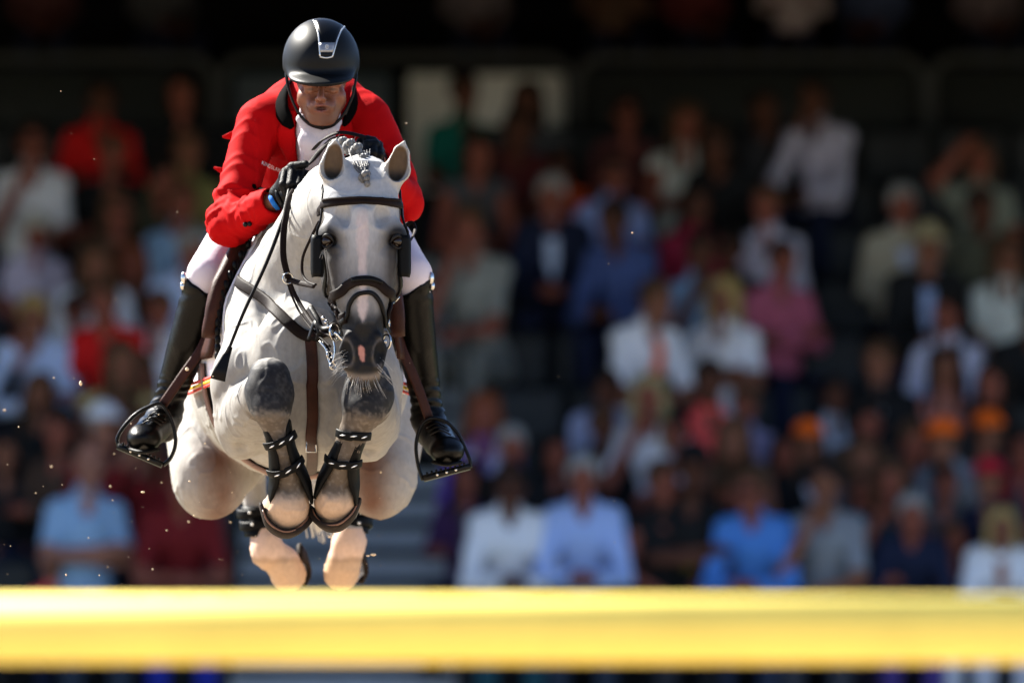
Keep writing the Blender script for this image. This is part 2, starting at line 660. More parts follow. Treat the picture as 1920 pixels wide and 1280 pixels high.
    # --- hindquarters
    for sgn, c, r in ((-1, 389, 420), (1, 715, 692)):
        F.chain([(r, 745, 1.42), (c + sgn * -6, 800, 1.28), (c, 885, 1.15)], [0.15, 0.142, 0.112], k=0.04)
        F.ell((c - sgn * 2, 915, 1.12), (0.088, 0.085, 0.082), k=0.03)
        F.chain([(c - sgn * 10, 905, 1.15), (c - sgn * 52, 880, 1.45), (c - sgn * 78, 862, 1.72)], [0.095, 0.080, 0.052], k=0.05)
    F.chain([(466, 858, 1.74), (470, 900, 1.78), (482, 960, 1.76), (497, 1015, 1.72)], [0.055, 0.040, 0.036, 0.042], k=0.03)
    F.ell((499, 1030, 1.72), (0.048, 0.048, 0.046), k=0.02)
    F.chain([(504, 1036, 1.72), (530, 1058, 1.74)], [0.045, 0.044], k=0.03)
    F.chain([(530, 1052, 1.74), (541, 1075, 1.78)], [0.050, 0.056], k=0.02)
    F.chain([(640, 858, 1.74), (672, 905, 1.78), (664, 960, 1.76), (655, 1000, 1.72)], [0.055, 0.040, 0.036, 0.042], k=0.03)
    F.ell((653, 1018, 1.72), (0.047, 0.048, 0.046), k=0.02)
    F.chain([(652, 1024, 1.72), (645, 1055, 1.74)], [0.046, 0.047], k=0.03)
    F.chain([(645, 1052, 1.74), (641, 1073, 1.78)], [0.052, 0.056], k=0.02)
    # --- head
    po, pm = P(677, 316, -0.55), P(682, 716, -0.645)
    V = (pm - po)
    Lh = V.length
    V.normalize()
    Wd = Vector((0, -1, 0))
    Wd = (Wd - V * Wd.dot(V)).normalized()
    tab = [(-0.02, 0, .050, .02, .05, 2.2), (0.02, 0, .076, .045, .07, 2.3), (.07, 0, .096, .072, .10, 2.5), (.16, 0, .112, .088, .12, 2.6), (.27, 0, .114, .094, .16, 2.6),
           (.35, 0, .110, .093, .19, 2.6), (.45, 0, .101, .086, .19, 2.6), (.54, 0, .089, .078, .16, 2.6), (.62, 0, .076, .070, .115, 2.5),
           (.71, 0, .063, .061, .082, 2.4), (.80, 0, .056, .058, .07, 2.4), (.89, 0, .057, .060, .068, 2.4), (.95, 0, .052, .056, .060, 2.3), (.99, 0, .045, .046, .048, 2.1), (1.02, 0, .026, .028, .03, 2.0), (1.035, 0, .010, .012, .012, 2.0)]
    F.loft(po, V, Wd, tab, k=0.045, L=Lh)

    def hp(px, py, w=0.0):
        """a point of the head under a photo position, w metres in front of its long axis"""
        v = (py - 316) / 400.0
        base = po + V * (Lh * v)
        q = P(px, py, base.y - w)
        return q
    for sgn, ex, jx in ((-1, 617, 630), (1, 742, 729)):
        F.ell(hp(jx, 505, -0.10), (0.040, 0.075, 0.085), k=0.04)          # cheek
        F.ell(hp(ex, 442, 0.040), (0.030, 0.045, 0.032), k=0.02)           # orbit
        F.chain([hp(ex - sgn * 22, 428, 0.068), hp(ex - sgn * 4, 424, 0.058), hp(ex + sgn * 6, 436, 0.035)], [0.016, 0.019, 0.014], k=0.018)
        F.ell(hp(ex - sgn * 26, 405, 0.100), (0.022, 0.022, 0.026), k=0.02, sub=True)  # hollow above the eye
        F.ell(hp(ex + sgn * 1, 452, 0.075), (0.020, 0.024, 0.017), k=0.010, sub=True)  # socket
        F.chain([hp(ex - sgn * 10, 468, 0.070), hp(ex - sgn * 2, 472, 0.050)], [0.008, 0.008], k=0.012)  # lower lid
        F.chain([hp(ex - sgn * 14, 490, 0.055), hp(ex - sgn * 28, 560, 0.040)], [0.016, 0.012], k=0.03)  # facial crest
        F.ell(hp(681 + sgn * 50, 505, 0.105), (0.022, 0.016, 0.075), k=0.04, sub=True)
        # nostril with its rim
        F.chain([hp(681 + sgn * 26, 632, 0.052), hp(681 + sgn * 35, 655, 0.038), hp(681 + sgn * 30, 684, 0.040)], [0.014, 0.016, 0.014], k=0.016)
        F.chain([hp(681 + sgn * 17, 640, 0.060), hp(681 + sgn * 19, 668, 0.058)], [0.009, 0.008], k=0.012)
        F.chain([hp(681 + sgn * 30, 638, 0.066), hp(681 + sgn * 33, 660, 0.060), hp(681 + sgn * 24, 682, 0.066)], [0.009, 0.0165, 0.010], k=0.005, sub=True)
    F.chain([hp(679, 400, 0.090), hp(680, 540, 0.074), hp(681, 610, 0.058)], [0.016, 0.015, 0.014], k=0.035)  # nasal bone
    F.ell(hp(683, 705, 0.0), (0.038, 0.036, 0.018), k=0.012)          # lower lip
    F.chain([hp(650, 697, 0.046), hp(682, 710, 0.060), hp(714, 697, 0.046)], [0.004, 0.004, 0.004], k=0.008, sub=True)  # mouth line
    F.ell(hp(684, 712, -0.03), (0.028, 0.030, 0.016), k=0.02)
    # --- ears: cups that open to the front
    for (bx, by), (mx, my), (tx, ty), sgn in (((622, 344), (623, 317), (631, 257), -1), ((737, 346), (745, 319), (759, 262), 1)):
        b, m_, t = P(bx, by, -0.555), P(mx, my, -0.58), P(tx, ty, -0.57)
        F.chain([b, m_, m_ * 0.45 + t * 0.55, t], [0.023, 0.040, 0.0255, 0.002], k=0.022)
        off = Vector((0.0, -0.016, 0))
        F.chain([b * 0.7 + m_ * 0.3 + off, m_ + off, m_ * 0.45 + t * 0.55 + off * 0.85, t * 0.8 + m_ * 0.2 + off * 0.7], [0.013, 0.0330, 0.0195, 0.007], k=0.003, sub=True)
    return F, hp, po, V, Lh


HF, hp, H_po, H_V, H_L = build_horse()
hv, hf = HF.mesh(smooth=1, largest=True)
del HF


def smooth01(x, a, b):
    t = np.clip((x - a) / (b - a), 0, 1)
    return t * t * (3 - 2 * t)


def vnormals(v, f):
    n = np.zeros_like(v)
    fn = np.cross(v[f[:, 2]] - v[f[:, 0]], v[f[:, 3]] - v[f[:, 1]])
    for e in range(4):
        for c in range(3):
            n[:, c] += np.bincount(f[:, e], fn[:, c], len(v))
    return n / np.maximum(np.linalg.norm(n, axis=1), 1e-12)[:, None]


# muscles, veins and loose skin under the coat
_px, _py = proj(hv)
_hd = smooth01(-hv[:, 1], 0.48, 0.56) * (_py < 690)
_vein = np.abs(noise3(hv * np.array([1, 1, .7]), 11, 6, 2))
hv = hv + vnormals(hv, hf) * ((noise3(hv * np.array([1, .7, .6]), 8, 4, 2) * .0095 + noise3(hv, 30, 5, 2) * .0014) * (1 - .75 * _hd)
                              + .0028 * np.exp(-(_vein / .05) ** 2) * (1 - .3 * _hd))[:, None]


def coat_colours(v):
    px, py = proj(v)
    Y = v[:, 1]
    n1 = noise3(v, 9, 1)
    n2 = noise3(v, 38, 2)
    n3 = noise3(v, 120, 3, 2)
    c = np.tile(np.array([0.385, 0.370, 0.345]), (len(v), 1))

    def mixin(w, col):
        nonlocal c
        w = np.clip(w, 0, 1)[:, None]
        c = c * (1 - w) + np.array(col) * w
    # dapples over shoulder and quarters
    mixin(smooth01(n2, 0.0, 0.4) * 0.34, (0.28, 0.255, 0.23))
    mixin((1 - smooth01(Y, -0.35, 0.3)) * smooth01(py, 560, 640) * (0.45 + 0.3 * n1), (0.135, 0.12, 0.105))   # greyer breast, darkened further for the shade on the chest
    mixin(smooth01(Y, 0.9, 1.2) * 0.25, (0.46, 0.41, 0.345))
    # inner thighs, bare warm skin
    inn = smooth01(Y, 0.7, 0.95) * (1 - smooth01(Y, 1.35, 1.5)) * np.exp(-((np.abs(px - 553) - 142) / 42) ** 2) * smooth01(py, 790, 860)
    mixin(inn * (1.0 + 0.4 * n1), (0.15, 0.075, 0.05))
    # head
    hd = (Y < -0.30) & (py < 748) & (np.abs(px - 680) < 92) & ((py < 672) | (Y < -0.60))
    head = np.where(hd, 1 - smooth01(Y, -0.51, -0.42), 0)
    mixin(head * 0.9, (0.37, 0.37, 0.375))
    mixin(head * smooth01(n2, 0.1, 0.5) * 0.3, (0.30, 0.285, 0.28))
    ax = px - 680.5
    mixin(head * smooth01(py, 420, 530) * 0.72, (0.14, 0.135, 0.135))
    dark = head * np.exp(-(np.minimum(np.abs(ax) - 62, 0) / 23) ** 2) * smooth01(py, 415, 475) * (1 - smooth01(py, 570, 630)) * 1.1
    mixin(dark * 1.15 + 0.15 * dark * n2, (0.05, 0.046, 0.045))
    for ex in (611, 747):
        e = head * np.exp(-(((px - ex) / 27) ** 2 + ((py - 446) / 26) ** 2))
        mixin(e * 1.5, (0.018, 0.016, 0.015))
    muz = head * smooth01(py + 12 * n2 + 0.25 * np.abs(ax), 572, 612)
    mixin(muz, (0.011, 0.0105, 0.011))
    mixin(head * np.exp(-((py - 704 + .006 * (px - 682) ** 2 - 4) / 6.5) ** 2) * 0.8, (0.20, 0.165, 0.14))
    # blaze and snip, pink skin
    edge = 3.5 * n2 + 3.0 * n3
    wb = np.interp(py, [380, 400, 440, 480, 515, 545, 552, 560, 580, 596, 606], [3, 12, 13, 9, 8, 5, 8, 10, 11, 5, -4])
    mixin(head * (1 - smooth01(np.abs(px - 682 + 2) + edge, wb * .78 - 3, wb * .78 + 4)) * smooth01(py, 375, 425) * 0.8, (0.50, 0.41, 0.395))
    ws = np.interp(py, [640, 650, 664, 676, 684], [-5, 3, 6, 3, -5])
    mixin(head * (1 - smooth01(np.abs(px - 678 - (py - 660) * .12) + edge * .7, ws - 2, ws + 2)), (0.50, 0.22, 0.17))
    for sg in (-1, 1):   # nostrils: paler wing that doubles as rim highlight, dark of the hollow painted inside
        rr = np.sqrt(((px - 681 - sg * (31 - (py - 661) * .12)) / 12.5) ** 2 + ((py - 661) / 24.0) ** 2)
        mixin(head * np.exp(-((rr - 1.05) / .16) ** 2) * (ax * sg < 36) * .75, (0.085, 0.075, 0.07))
        mixin(head * (1 - smooth01(rr, .72, .92)), (0.003, 0.003, 0.003))
    # ears: brown inside, darker towards the base, pale rim
    for ex, ey in ((625, 308), (746, 312)):
        w = ((np.abs(px - ex) < 32) & (py < 350) & (Y < -0.53)).astype(float)
        inside = w * (py < ey + 34) * (1 - smooth01(((px - ex - (ey - py) * (0.10 if ex < 680 else 0.14)) / 19.0) ** 2 + ((py - ey) / np.where(py > ey, 30.0, 42.0)) ** 2, 0.72, 1.0))
        mixin(w * smooth01(py * -1, -352, -335) * 0.7, (0.42, 0.39, 0.35))
        mixin(inside, (0.125, 0.08, 0.047))
        mixin(inside * (py < ey + 33) * smooth01(py, ey, ey + 24), (0.02, 0.016, 0.013))
    # forelegs: dark knees fading down the cannon
    for kx, ky, fx in ((506, 728, 545), (688, 738, 630)):
        lg = (Y < -0.40) & (py > 676) & (np.abs(px - (kx + fx) / 2) < 88)
        if kx > 600:
            lg &= Y > -0.62
        lg = lg.astype(float)
        sp = 7 * n3 + 9 * n2
        mixin(lg * (1 - smooth01(np.abs(py - ky + sp), 36, 66)) * smooth01(-Y, 0.44, 0.49), (0.016, 0.016, 0.018))
        mixin(lg * (1 - smooth01(np.abs(py - ky + sp), 20, 62)) * smooth01(n3 + .6 * n2, -0.2, 0.6) * .30, (0.10, 0.095, 0.09))
        mixin(lg * smooth01(py + sp, 765, 790) * (1 - smooth01(py + sp, 915, 945)), (0.11, 0.085, 0.065))
        mixin(lg * smooth01(n3, 0.0, 0.5) * smooth01(py, 750, 800) * (1 - smooth01(py, 920, 950)) * 0.4, (0.24, 0.20, 0.165))
        mixin(lg * smooth01(py + sp * 0.5, 920, 950), (0.55, 0.38, 0.26))
    hl = ((Y > 1.55) & (py > 990)).astype(float)
    mixin(hl, (0.72, 0.50, 0.38))
    hoofs = (Y > 1.55) * smooth01(py - 6 * n2, 1040, 1052)
    mixin(hoofs, (0.60, 0.40, 0.26))
    mixin(hoofs * (1 - smooth01(np.abs(py - 1049 - 6 * n2), 1, 9)) * .35, (0.25, 0.15, 0.10))
    c *= ((0.76 + 0.10 * head) * (1 + 0.07 * n1 + 0.05 * n3))[:, None]
    return np.clip(c, 0.008, 0.9)


M_coat = mat('horse_coat', (0.5, 0.48, 0.45), rough=0.6, spec=0.12, attr=True, bump=0.14, bscale=520, vary=0.09, vscale=90, stretch=(1, 1, 0.45))
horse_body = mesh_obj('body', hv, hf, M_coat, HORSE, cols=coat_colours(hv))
HB = bvh_of(hv, hf)

# ------------------------------------------------------------------ horse: eyes, shoes, whiskers, braids, tail
M_eye = mat('horse_eye', (0.012, 0.006, 0.003), rough=0.14, spec=0.4)
M_lid = mat('dark_lid', (0.010, 0.009, 0.0085), rough=.55, spec=.15)
M_hoof = mat('hoof_rim', (0.018, 0.012, 0.009), rough=0.7, spec=0.1, vary=0.4, vscale=60, bump=0.3, bscale=120)
M_hair = mat('pale_hair', (0.55, 0.52, 0.47), rough=0.5)
M_mane = mat('grey_mane', (0.11, 0.105, 0.10), rough=0.5, vary=0.5, vscale=90, bump=0.6, bscale=300, stretch=(1, 1, 0.3))
for ex, ey in ((613, 452), (745, 453)):
    B = Build()
    B.ball(hp(ex, ey, 0.061), (0.0205, 0.023, 0.0185), 20, 14)
    B.obj('eye', M_eye, HORSE)
    sg = -1 if ex < 680 else 1
    for dy, k in ((-11, 1), (12, -1)):
        B = Build()
        path = spline([hp(ex - sg * 13, ey + 2, .078), hp(ex - sg * 6, ey + dy * .75, .088), hp(ex + sg * 3, ey + dy, .082), hp(ex + sg * 12, ey + 1, .060)], 6)
        n = len(path)
        B.sweep(path, [(.0055 if k > 0 else .0032) * math.sin(math.pi * (i + 2) / (n + 3)) for i in range(n)], .005, None, 8)
        B.obj('eyelid', M_lid, HORSE)
for pts in (((489, 948, -.42), (503, 982, -.44), (530, 1000, -.44), (556, 996, -.43), (575, 978, -.40), (581, 962, -.36)),
            ((585, 952, -.36), (592, 972, -.40), (610, 987, -.43), (636, 986, -.44), (660, 967, -.43), (674, 940, -.41))):
    path = spline([P(*p) for p in pts], 6)
    B = Build()
    n = len(path)
    B.sweep(path, [0.030] * n, [0.011 * (0.55 + 0.45 * math.sin(math.pi * i / (n - 1))) for i in range(n)], [(path[i] - P(540 if pts[0][0] < 560 else 630, 945, -0.42)) for i in range(n)], 10, power=3)
    B.obj('hoof', M_hoof, HORSE)
    inner = Build()
    inner.tube([p + Vector((0, -0.027, 0.006)) for p in path[2:-2]], 0.003)
    inner.obj('hoof_edge', mat('hoof_band', (0.16, 0.07, 0.035), rough=0.5), HORSE)
for cx, cy, s in ((575, 1066, 1), (682, 1061, 1)):
    B = Build()
    path = spline([P(cx - 14, cy - 36, 1.76), P(cx - 1, cy - 18, 1.80), P(cx + 2, cy + 8, 1.82), P(cx - 8, cy + 32, 1.82)], 6)
    B.sweep(path, [0.024, *([0.034] * (len(path) - 2)), 0.02], 0.009, [(1, 0.2, 0)] * len(path), 10, power=3)
    B.obj('hoof', M_hoof, HORSE)
B = Build()
r_ = random.Random(3)
for i in range(80):
    a = r_.random()
    if i < 34:
        px, py = 641 + 12 * r_.random(), 655 + 48 * r_.random()
        d = Vector((-0.85 + 0.3 * r_.random(), -0.3, -0.55 + 0.5 * r_.random()))
    elif i < 58:
        px, py = 652 + 60 * a, 703 + 14 * r_.random()
        d = Vector((-0.5 + 1.0 * a, -0.35, -0.8))
    elif i < 68:
        px, py = 706 + 14 * a, 665 + 40 * r_.random()
        d = Vector((0.6, -0.3, -0.6))
    else:
        px, py = (602 + 16 * a, 462 + 8 * r_.random()) if i < 76 else (742 + 12 * a, 466 + 6 * r_.random())
        d = Vector((-0.75 + 0.4 * r_.random(), -0.6, -0.4)) if i < 76 else Vector((0.6, -0.5, -0.3))
    p, nn = on_surface(HB, px, py)
    ln = 0.02 + 0.035 * r_.random()
    d.normalize()
    q = p + d * ln
    B.sweep([p, p + d * ln * .5, q + Vector((0.25, 0, -0.35)) * ln * 0.5], [0.0005, 0.0004, 0.0002], [0.0005, 0.0004, 0.0002], None, 4)
w = B.obj('whiskers', M_hair, HORSE)
w['kind'] = 'stuff'
for i, (px, py, Y, r) in enumerate(((683, 334, -.622, .017), (680, 302, -.53, .016), (668, 284, -.48, .019), (654, 276, -.38, .019), (640, 272, -.33, .018), (626, 276, -.28, .018))):
    B = Build()
    for j in range(9):
        a = j * 2.4
        B.ball(P(px + 6 * math.cos(a), py + 4 * math.sin(a) + (j - 4) * 2.2, Y - 0.01 * (j % 3)), (r * .55, r * .5, r * .62), 8, 6)
    for j in range(7):
        p = P(px + r_.uniform(-6, 6), py + r_.uniform(-8, 4), Y - .012)
        B.sweep([p, p + Vector((r_.uniform(-.02, .02), -.008, r_.uniform(.005, .03)))], [.0016, .0006], [.0016, .0006], None, 4)
    B.obj('mane_braid', M_mane, HORSE)
# forelock and loose mane hair drawn down to the knot between the ears
B = Build()
for i in range(46):
    a = r_.random()
    p0 = P(652 + 44 * a, 286 + r_.uniform(-8, 8), -.46)
    p1 = P(664 + 28 * a + r_.uniform(-3, 3), 308 + r_.uniform(-5, 5), -.585)
    p2 = P(682 + r_.uniform(-7, 7), 328 + r_.uniform(-6, 6), -.618)
    B.sweep(spline([p0, p1, p2], 5), .0013, .0013, None, 4)
for i in range(14):
    p = P(684 + r_.uniform(-7, 7), 338 + r_.uniform(-4, 6), -.622)
    B.sweep([p, p + Vector((r_.uniform(-.008, .012), -.008, r_.uniform(-.022, -.004)))], [.0015, .0006], [.0015, .0006], None, 4)
B.obj('forelock', M_mane, HORSE)['kind'] = 'stuff'
B = Build()
for i in range(70):
    a, b = r_.gauss(0, 1), r_.gauss(0, 1)
    B.sweep(spline([P(556 + 5 * a, 690, 1.84), P(560 + 10 * a, 800, 2.05 + .03 * b), P(585 + 12 * a, 900, 2.12 + .04 * b), P(606 + 13 * a, 985 + 12 * b, 2.14 + .04 * b)], 5),
            [.005] * 10 + [.004] * 4 + [.002] * 2, [.005] * 10 + [.004] * 4 + [.002] * 2, None, 4)
B.obj('tail', M_hair, HORSE)['kind'] = 'stuff'

# ================================================================== bridle, reins, breastplate
M_leather = mat('dark_leather', (0.008, 0.0042, 0.0032), rough=0.6, spec=0.08, bump=0.15, bscale=300, vary=0.25, vscale=30)
M_blackl = mat('black_leather', (0.0025, 0.0022, 0.0022), rough=0.4, spec=0.1, bump=0.1, bscale=300)
M_brown = mat('brown_leather', (0.030, 0.009, 0.005), rough=0.5, spec=0.1, bump=0.15, bscale=220, vary=0.3, vscale=25)
M_steel = mat('steel', (0.55, 0.54, 0.52), rough=0.22, metal=1.0)
M_blackmetal = mat('black_metal', (0.003, 0.003, 0.003), rough=0.35, spec=0.15)
M_rubber = mat('black_rubber', (0.0022, 0.0022, 0.0023), rough=0.5, spec=0.08, bump=0.1, bscale=200)


def ring(B, c, r, t, ax=(0, 1, 0), seg=22):
    ax = Vector(ax).normalized()
    u = ax.cross(Vector((0.1, 0.2, 1))).normalized()
    v = ax.cross(u)
    B.tube([c + u * (r * math.cos(2 * math.pi * i / seg)) + v * (r * math.sin(2 * math.pi * i / seg)) for i in range(seg)], t, 6, True)


BRIDLE = tag(empty('bridle', P(680, 380, -.60)), 'dark leather bridle with black blinkers on the grey horse head', 'bridle')


def part_strap(name, pts, w, t, m, parent, lift=0.004, bvh=None, **k):
    B = Build()
    strap_on(B, bvh or HB, pts, w, t, lift, **k)
    return B.obj(name, m, parent)


part_strap('browband', [(602, 404), (603, 392), (612, 383), (640, 379), (680, 378), (720, 379), (743, 383), (752, 392), (753, 404)], 0.0105, 0.0055, M_leather, BRIDLE, 0.005)
part_strap('browband_roll', [(610, 377), (640, 374.5), (680, 374), (720, 374.5), (745, 378)], 0.004, 0.005, M_leather, BRIDLE, 0.009)
for pts in ([(606, 352, -.52), (602, 400, -.60), (600, 440, -.60), (598, 500, -.60), (612, 545), (624, 585), (633, 618)],
            [(752, 352, -.52), (754, 400, -.60), (757, 440, -.60), (755, 500, -.60), (744, 550), (735, 590), (727, 622)]):
    part_strap('cheekpiece', pts, 0.008, 0.0035, M_blackl, BRIDLE, 0.006)
part_strap('headpiece', [(606, 352, -.52), (640, 322, -.48), (680, 310, -.46), (720, 322, -.48), (752, 352, -.52)], 0.016, 0.004, M_leather, BRIDLE, 0.006)
part_strap('noseband', [(611, 604, -.58), (617, 586, -.61), (622, 573), (633, 553), (650, 537), (668, 529), (690, 526), (711, 533), (727, 549), (737, 570), (741, 586, -.61), (746, 604, -.58)], 0.0145, 0.006, M_leather, BRIDLE, 0.006)
part_strap('noseband_pad', [(664, 527), (690, 523.5), (714, 530)], 0.006, 0.008, M_blackl, BRIDLE, 0.012)
part_strap('flash_strap', [(640, 628), (645, 605), (654, 575), (666, 556), (682, 548), (698, 551), (711, 565), (718, 590), (721, 612)], 0.0065, 0.004, M_blackl, BRIDLE, 0.005)
B = Build()
for a, b in (((612, 560), (640, 610)), ((744, 560), (722, 606))):   # buckles and loops beside the nose
    for k in range(4):
        c, nn = on_surface(HB, a[0] + (b[0] - a[0]) * k / 3, a[1] + (b[1] - a[1]) * k / 3, lift=0.012)
        ring(B, c, 0.009, 0.002, nn, 12)
B.obj('buckles', M_steel, BRIDLE)['kind'] = 'stuff'
for px, sx in ((595, -1), (758, 1)):
    B = Build()
    rows = []
    for i in range(11):
        z = -1 + 2 * i / 10
        hw = 8.5 * (1 - max(0, abs(z) - 0.75) / 0.25 * 0.35)
        rows.append([P(px + hw * (2 * j / 5 - 1), 480 + 39 * z, -.635 - 0.02 * math.cos((2 * j / 5 - 1) * 1.2)) for j in range(6)])
    B.sheet(rows, 0.008, (0, -1, 0))
    B.obj('blinker', M_rubber, BRIDLE)
# throat latch hanging in a loop on the sunny side
B = Build()
B.sweep(spline([P(598, 415, -.56), P(581, 450, -.52), P(568, 482, -.50), P(567, 512, -.50), P(576, 527, -.53), P(592, 534, -.58)], 7), .0045, .003, None, 8)
B.obj('throat_latch', M_leather, BRIDLE)
B = Build()
ring(B, P(628, 622, -.60), 0.024, 0.0035, (0.7, -0.5, 0))
ring(B, P(725, 640, -.60), 0.020, 0.0035, (0.7, 0.5, 0))
B.tube(spline([P(628, 622, -.60), P(650, 640, -.60), P(700, 640, -.60), P(725, 640, -.60)], 5), 0.006)
B.obj('bit', M_steel, BRIDLE)
B = Build()
B.tube(spline([P(612, 600, -.57), P(622, 625, -.59), P(628, 655, -.60), P(624, 680, -.60)], 5), 0.0035)
B.tube(spline([P(600, 640, -.56), P(612, 655, -.58), P(616, 672, -.59), P(622, 690, -.60)], 5), 0.004)
ring(B, P(618, 665, -.60), 0.010, 0.0025, (0.6, -0.7, 0))
ring(B, P(624, 686, -.60), 0.009, 0.0025, (0.3, -0.9, 0))
for k in range(5):
    B.ball(P(606 + 5 * k, 596 + 8 * k, -.585), 0.006, 8, 6)
B.obj('curb_chain', M_steel, BRIDLE)
B = Build()
B.sweep(spline([P(582, 575, -.50), P(595, 597, -.54), P(604, 615, -.56), P(626, 612, -.59)], 5), 0.009, 0.004, None, 8)
B.sweep(spline([P(596, 640, -.54), P(600, 620, -.55), P(590, 604, -.53), P(578, 636, -.52)], 5), 0.010, 0.003, None, 8)
B.sweep(spline([P(606, 640, -.56), P(616, 660, -.58), P(622, 682, -.59)], 5), 0.007, 0.004, None, 8)
B.obj('lip_strap', M_blackl, BRIDLE)

REINS = tag(empty('reins', P(545, 420, -.2)), 'brown leather reins running from the gloved hands to the bit', 'reins')
B = Build()
B.sweep(spline([P(556, 352, -.20), P(543, 372, -.28), P(535, 410, -.35), P(531, 450, -.38), P(532, 485, -.40), P(541, 522, -.41)], 7), .0105, .003, None, 8)
B.obj('rein', M_leather, REINS)
B = Build()
B.sweep(spline([P(541, 522, -.41), P(552, 550, -.42), P(570, 582, -.46), P(592, 612, -.53), P(626, 632, -.60)], 7), .0065, .003, None, 8)
B.sweep(spline([P(537, 524, -.41), P(548, 556, -.42), P(566, 592, -.46), P(590, 622, -.53), P(620, 650, -.60)], 7), .0035, .002, None, 8)
B.obj('rein', M_leather, REINS)
B = Build()
B.sweep(spline([P(542, 524, -.41), P(560, 530, -.44), P(590, 536, -.52)], 7), .0085, .003, None, 8)
B.obj('side_strap', M_leather, REINS)
B = Build()
B.sweep(spline([P(588, 280, -.10), P(606, 262, -.14), P(634, 249, -.16), P(664, 252, -.17), P(694, 262, -.16), P(712, 285, -.15), P(716, 312, -.16)], 7), .0095, .0035, [(0.2, -.6, .9)] * 43, 8)
B.obj('rein', M_leather, REINS)
B = Build()
B.sweep(spline([P(566, 318, -.14), P(586, 300, -.15), P(603, 280, -.15), P(622, 262, -.16), P(645, 256, -.17)], 7), .0090, .003, [(0.2, -.6, .9)] * 29, 8)
B.obj('rein', M_leather, REINS)
B = Build()
B.sweep(spline([P(756, 425, -.25), P(772, 418, -.25), P(778, 432, -.27), P(770, 450, -.35), P(757, 462, -.48)], 7), .007, .003, None, 8)
B.obj('rein', M_leather, REINS)
B = Build()
ring(B, P(540, 522, -.42), 0.0155, 0.0022, (0.25, -1, 0))
B.obj('rein_ring', M_steel, REINS)

BREAST = tag(empty('breastplate', P(585, 640, -.3)), 'brown leather breastplate strap crossing the grey chest', 'breastplate')
part_strap('neck_strap', [(470, 530, .02), (490, 554), (515, 582), (545, 611), (580, 632), (615, 622), (650, 595)], 0.0165, 0.005, M_leather, BREAST, 0.006)
part_strap('chest_strap', [(583, 628), (586, 680), (586, 740), (587, 800), (586, 850), (582, 884)], 0.017, 0.005, M_brown, BREAST, 0.006)
B = Build()
c, nn = on_surface(HB, 587, 828, lift=.014)
B.sweep([c + Vector(p) for p in ((-.014, 0, -.018), (.014, 0, -.018), (.014, 0, .018), (-.014, 0, .018))], .003, .003, None, 6, True)
B.obj('buckle', M_steel, BREAST)

# ================================================================== saddle and pad
M_pad = mat('white_quilt', (0.78, 0.76, 0.80), rough=0.85, bump=0.3, bscale=160)
M_red = mat('red_trim', (0.62, 0.03, 0.02), rough=0.7)
M_yellow = mat('yellow_trim', (0.80, 0.55, 0.03), rough=0.7)
AX = lambda Y: P(560, 650, Y)


def hug(th, Y, lift):
    """point lying on the barrel at an angle round it (0 = right, 90 = top, 180 = left)"""
    d = Vector((math.cos(rad(th)), 0, math.sin(rad(th))))
    h = HB.ray_cast(AX(Y) + d * 1.2, -d)
    p = h[0] if h[0] is not None else AX(Y) + d * .25
    return p + d * lift


PAD = tag(empty('saddle_pad', P(560, 440, .4)), 'white quilted saddle pad with a red and yellow trim under the saddle', 'saddle pad')
B = Build()
rows = []
for i in range(40):
    th = -24 + 228 * i / 39
    side = abs(th - 90) / 114
    y0 = 0.16 - 0.14 * math.sin(min(side, 1) * math.pi * 0.75)
    y1 = 0.72 - 0.12 * side
    rows.append([hug(th, y0 + (y1 - y0) * j / 10, 0.006) for j in range(11)])
B.sheet(rows, 0.012, None)
PADROWS = rows
B.obj('quilt', M_pad, PAD)
for i in (0, 39):
    up = -1 if i else 1
    for k, m in ((0.5, M_red), (1.5, M_yellow), (2.5, M_red)):
        B = Build()
        path = [r_.lerp(PADROWS[i + up][j], k * .35) + (r_ - AX(r_.y)).normalized() * .014 for j, r_ in enumerate(PADROWS[i])]
        B.sweep(spline(path, 3), .005, .003, [(p - AX(p.y)) for p in spline(path, 3)], 6)
        B.obj('trim', m, PAD)
for i in range(22, 38):       # corded front edge
    B = Build()
    p = PADROWS[i][0]
    B.ball(p + (p - AX(p.y)).normalized() * .016, (.009, .009, .015), 8, 6)
    B.obj('edge_knot', M_blackl, PAD)

SADDLE = tag(empty('saddle', P(560, 440, .35)), 'brown leather jumping saddle under the rider in red', 'saddle')
for a0, a1 in ((112, 187), (68, -7)):
    B = Build()
    rows = []
    for i in range(18):
        t = i / 17
        th = a0 + (a1 - a0) * t
        y0 = 0.17 - 0.13 * math.sin(t * math.pi * 0.8)
        rows.append([hug(th, y0 + (0.50 - y0) * j / 8, 0.030) for j in range(9)])
    B.sheet(rows, 0.010, None)
    B.obj('flap', M_brown, SADDLE)
    B = Build()
    path = [r[0] + (r[0] - AX(r[0].y)).normalized() * .010 for r in rows[1:15]]
    path = spline(path, 3)
    n = len(path)
    B.sweep(path, [.030 * min(1, .4 + 3 * math.sin(math.pi * i / (n - 1))) for i in range(n)], [.024] * n, [(p - AX(p.y)) for p in path], 12, power=2.4)
    B.obj('knee_roll', M_brown, SADDLE)
B = Build()
rows = []
for i in range(12):
    th = 68 + 44 * i / 11
    rows.append([hug(th, .18 + .5 * j / 10, .036 + .07 * (max(j - 5, 0) / 5) ** 2) for j in range(11)])
B.sheet(rows, 0.02, (0, 0, 1))
B.obj('seat', M_brown, SADDLE)
B = Build()
path = [hug(th, .30, .012) for th in range(190, 352, 6)]
B.sweep(path, .055, .008, [(p - AX(.3)) for p in path], 10, power=4)
B.obj('girth', mat('tan_girth', (0.20, 0.115, 0.085), rough=0.6, bump=0.2, bscale=120), SADDLE)


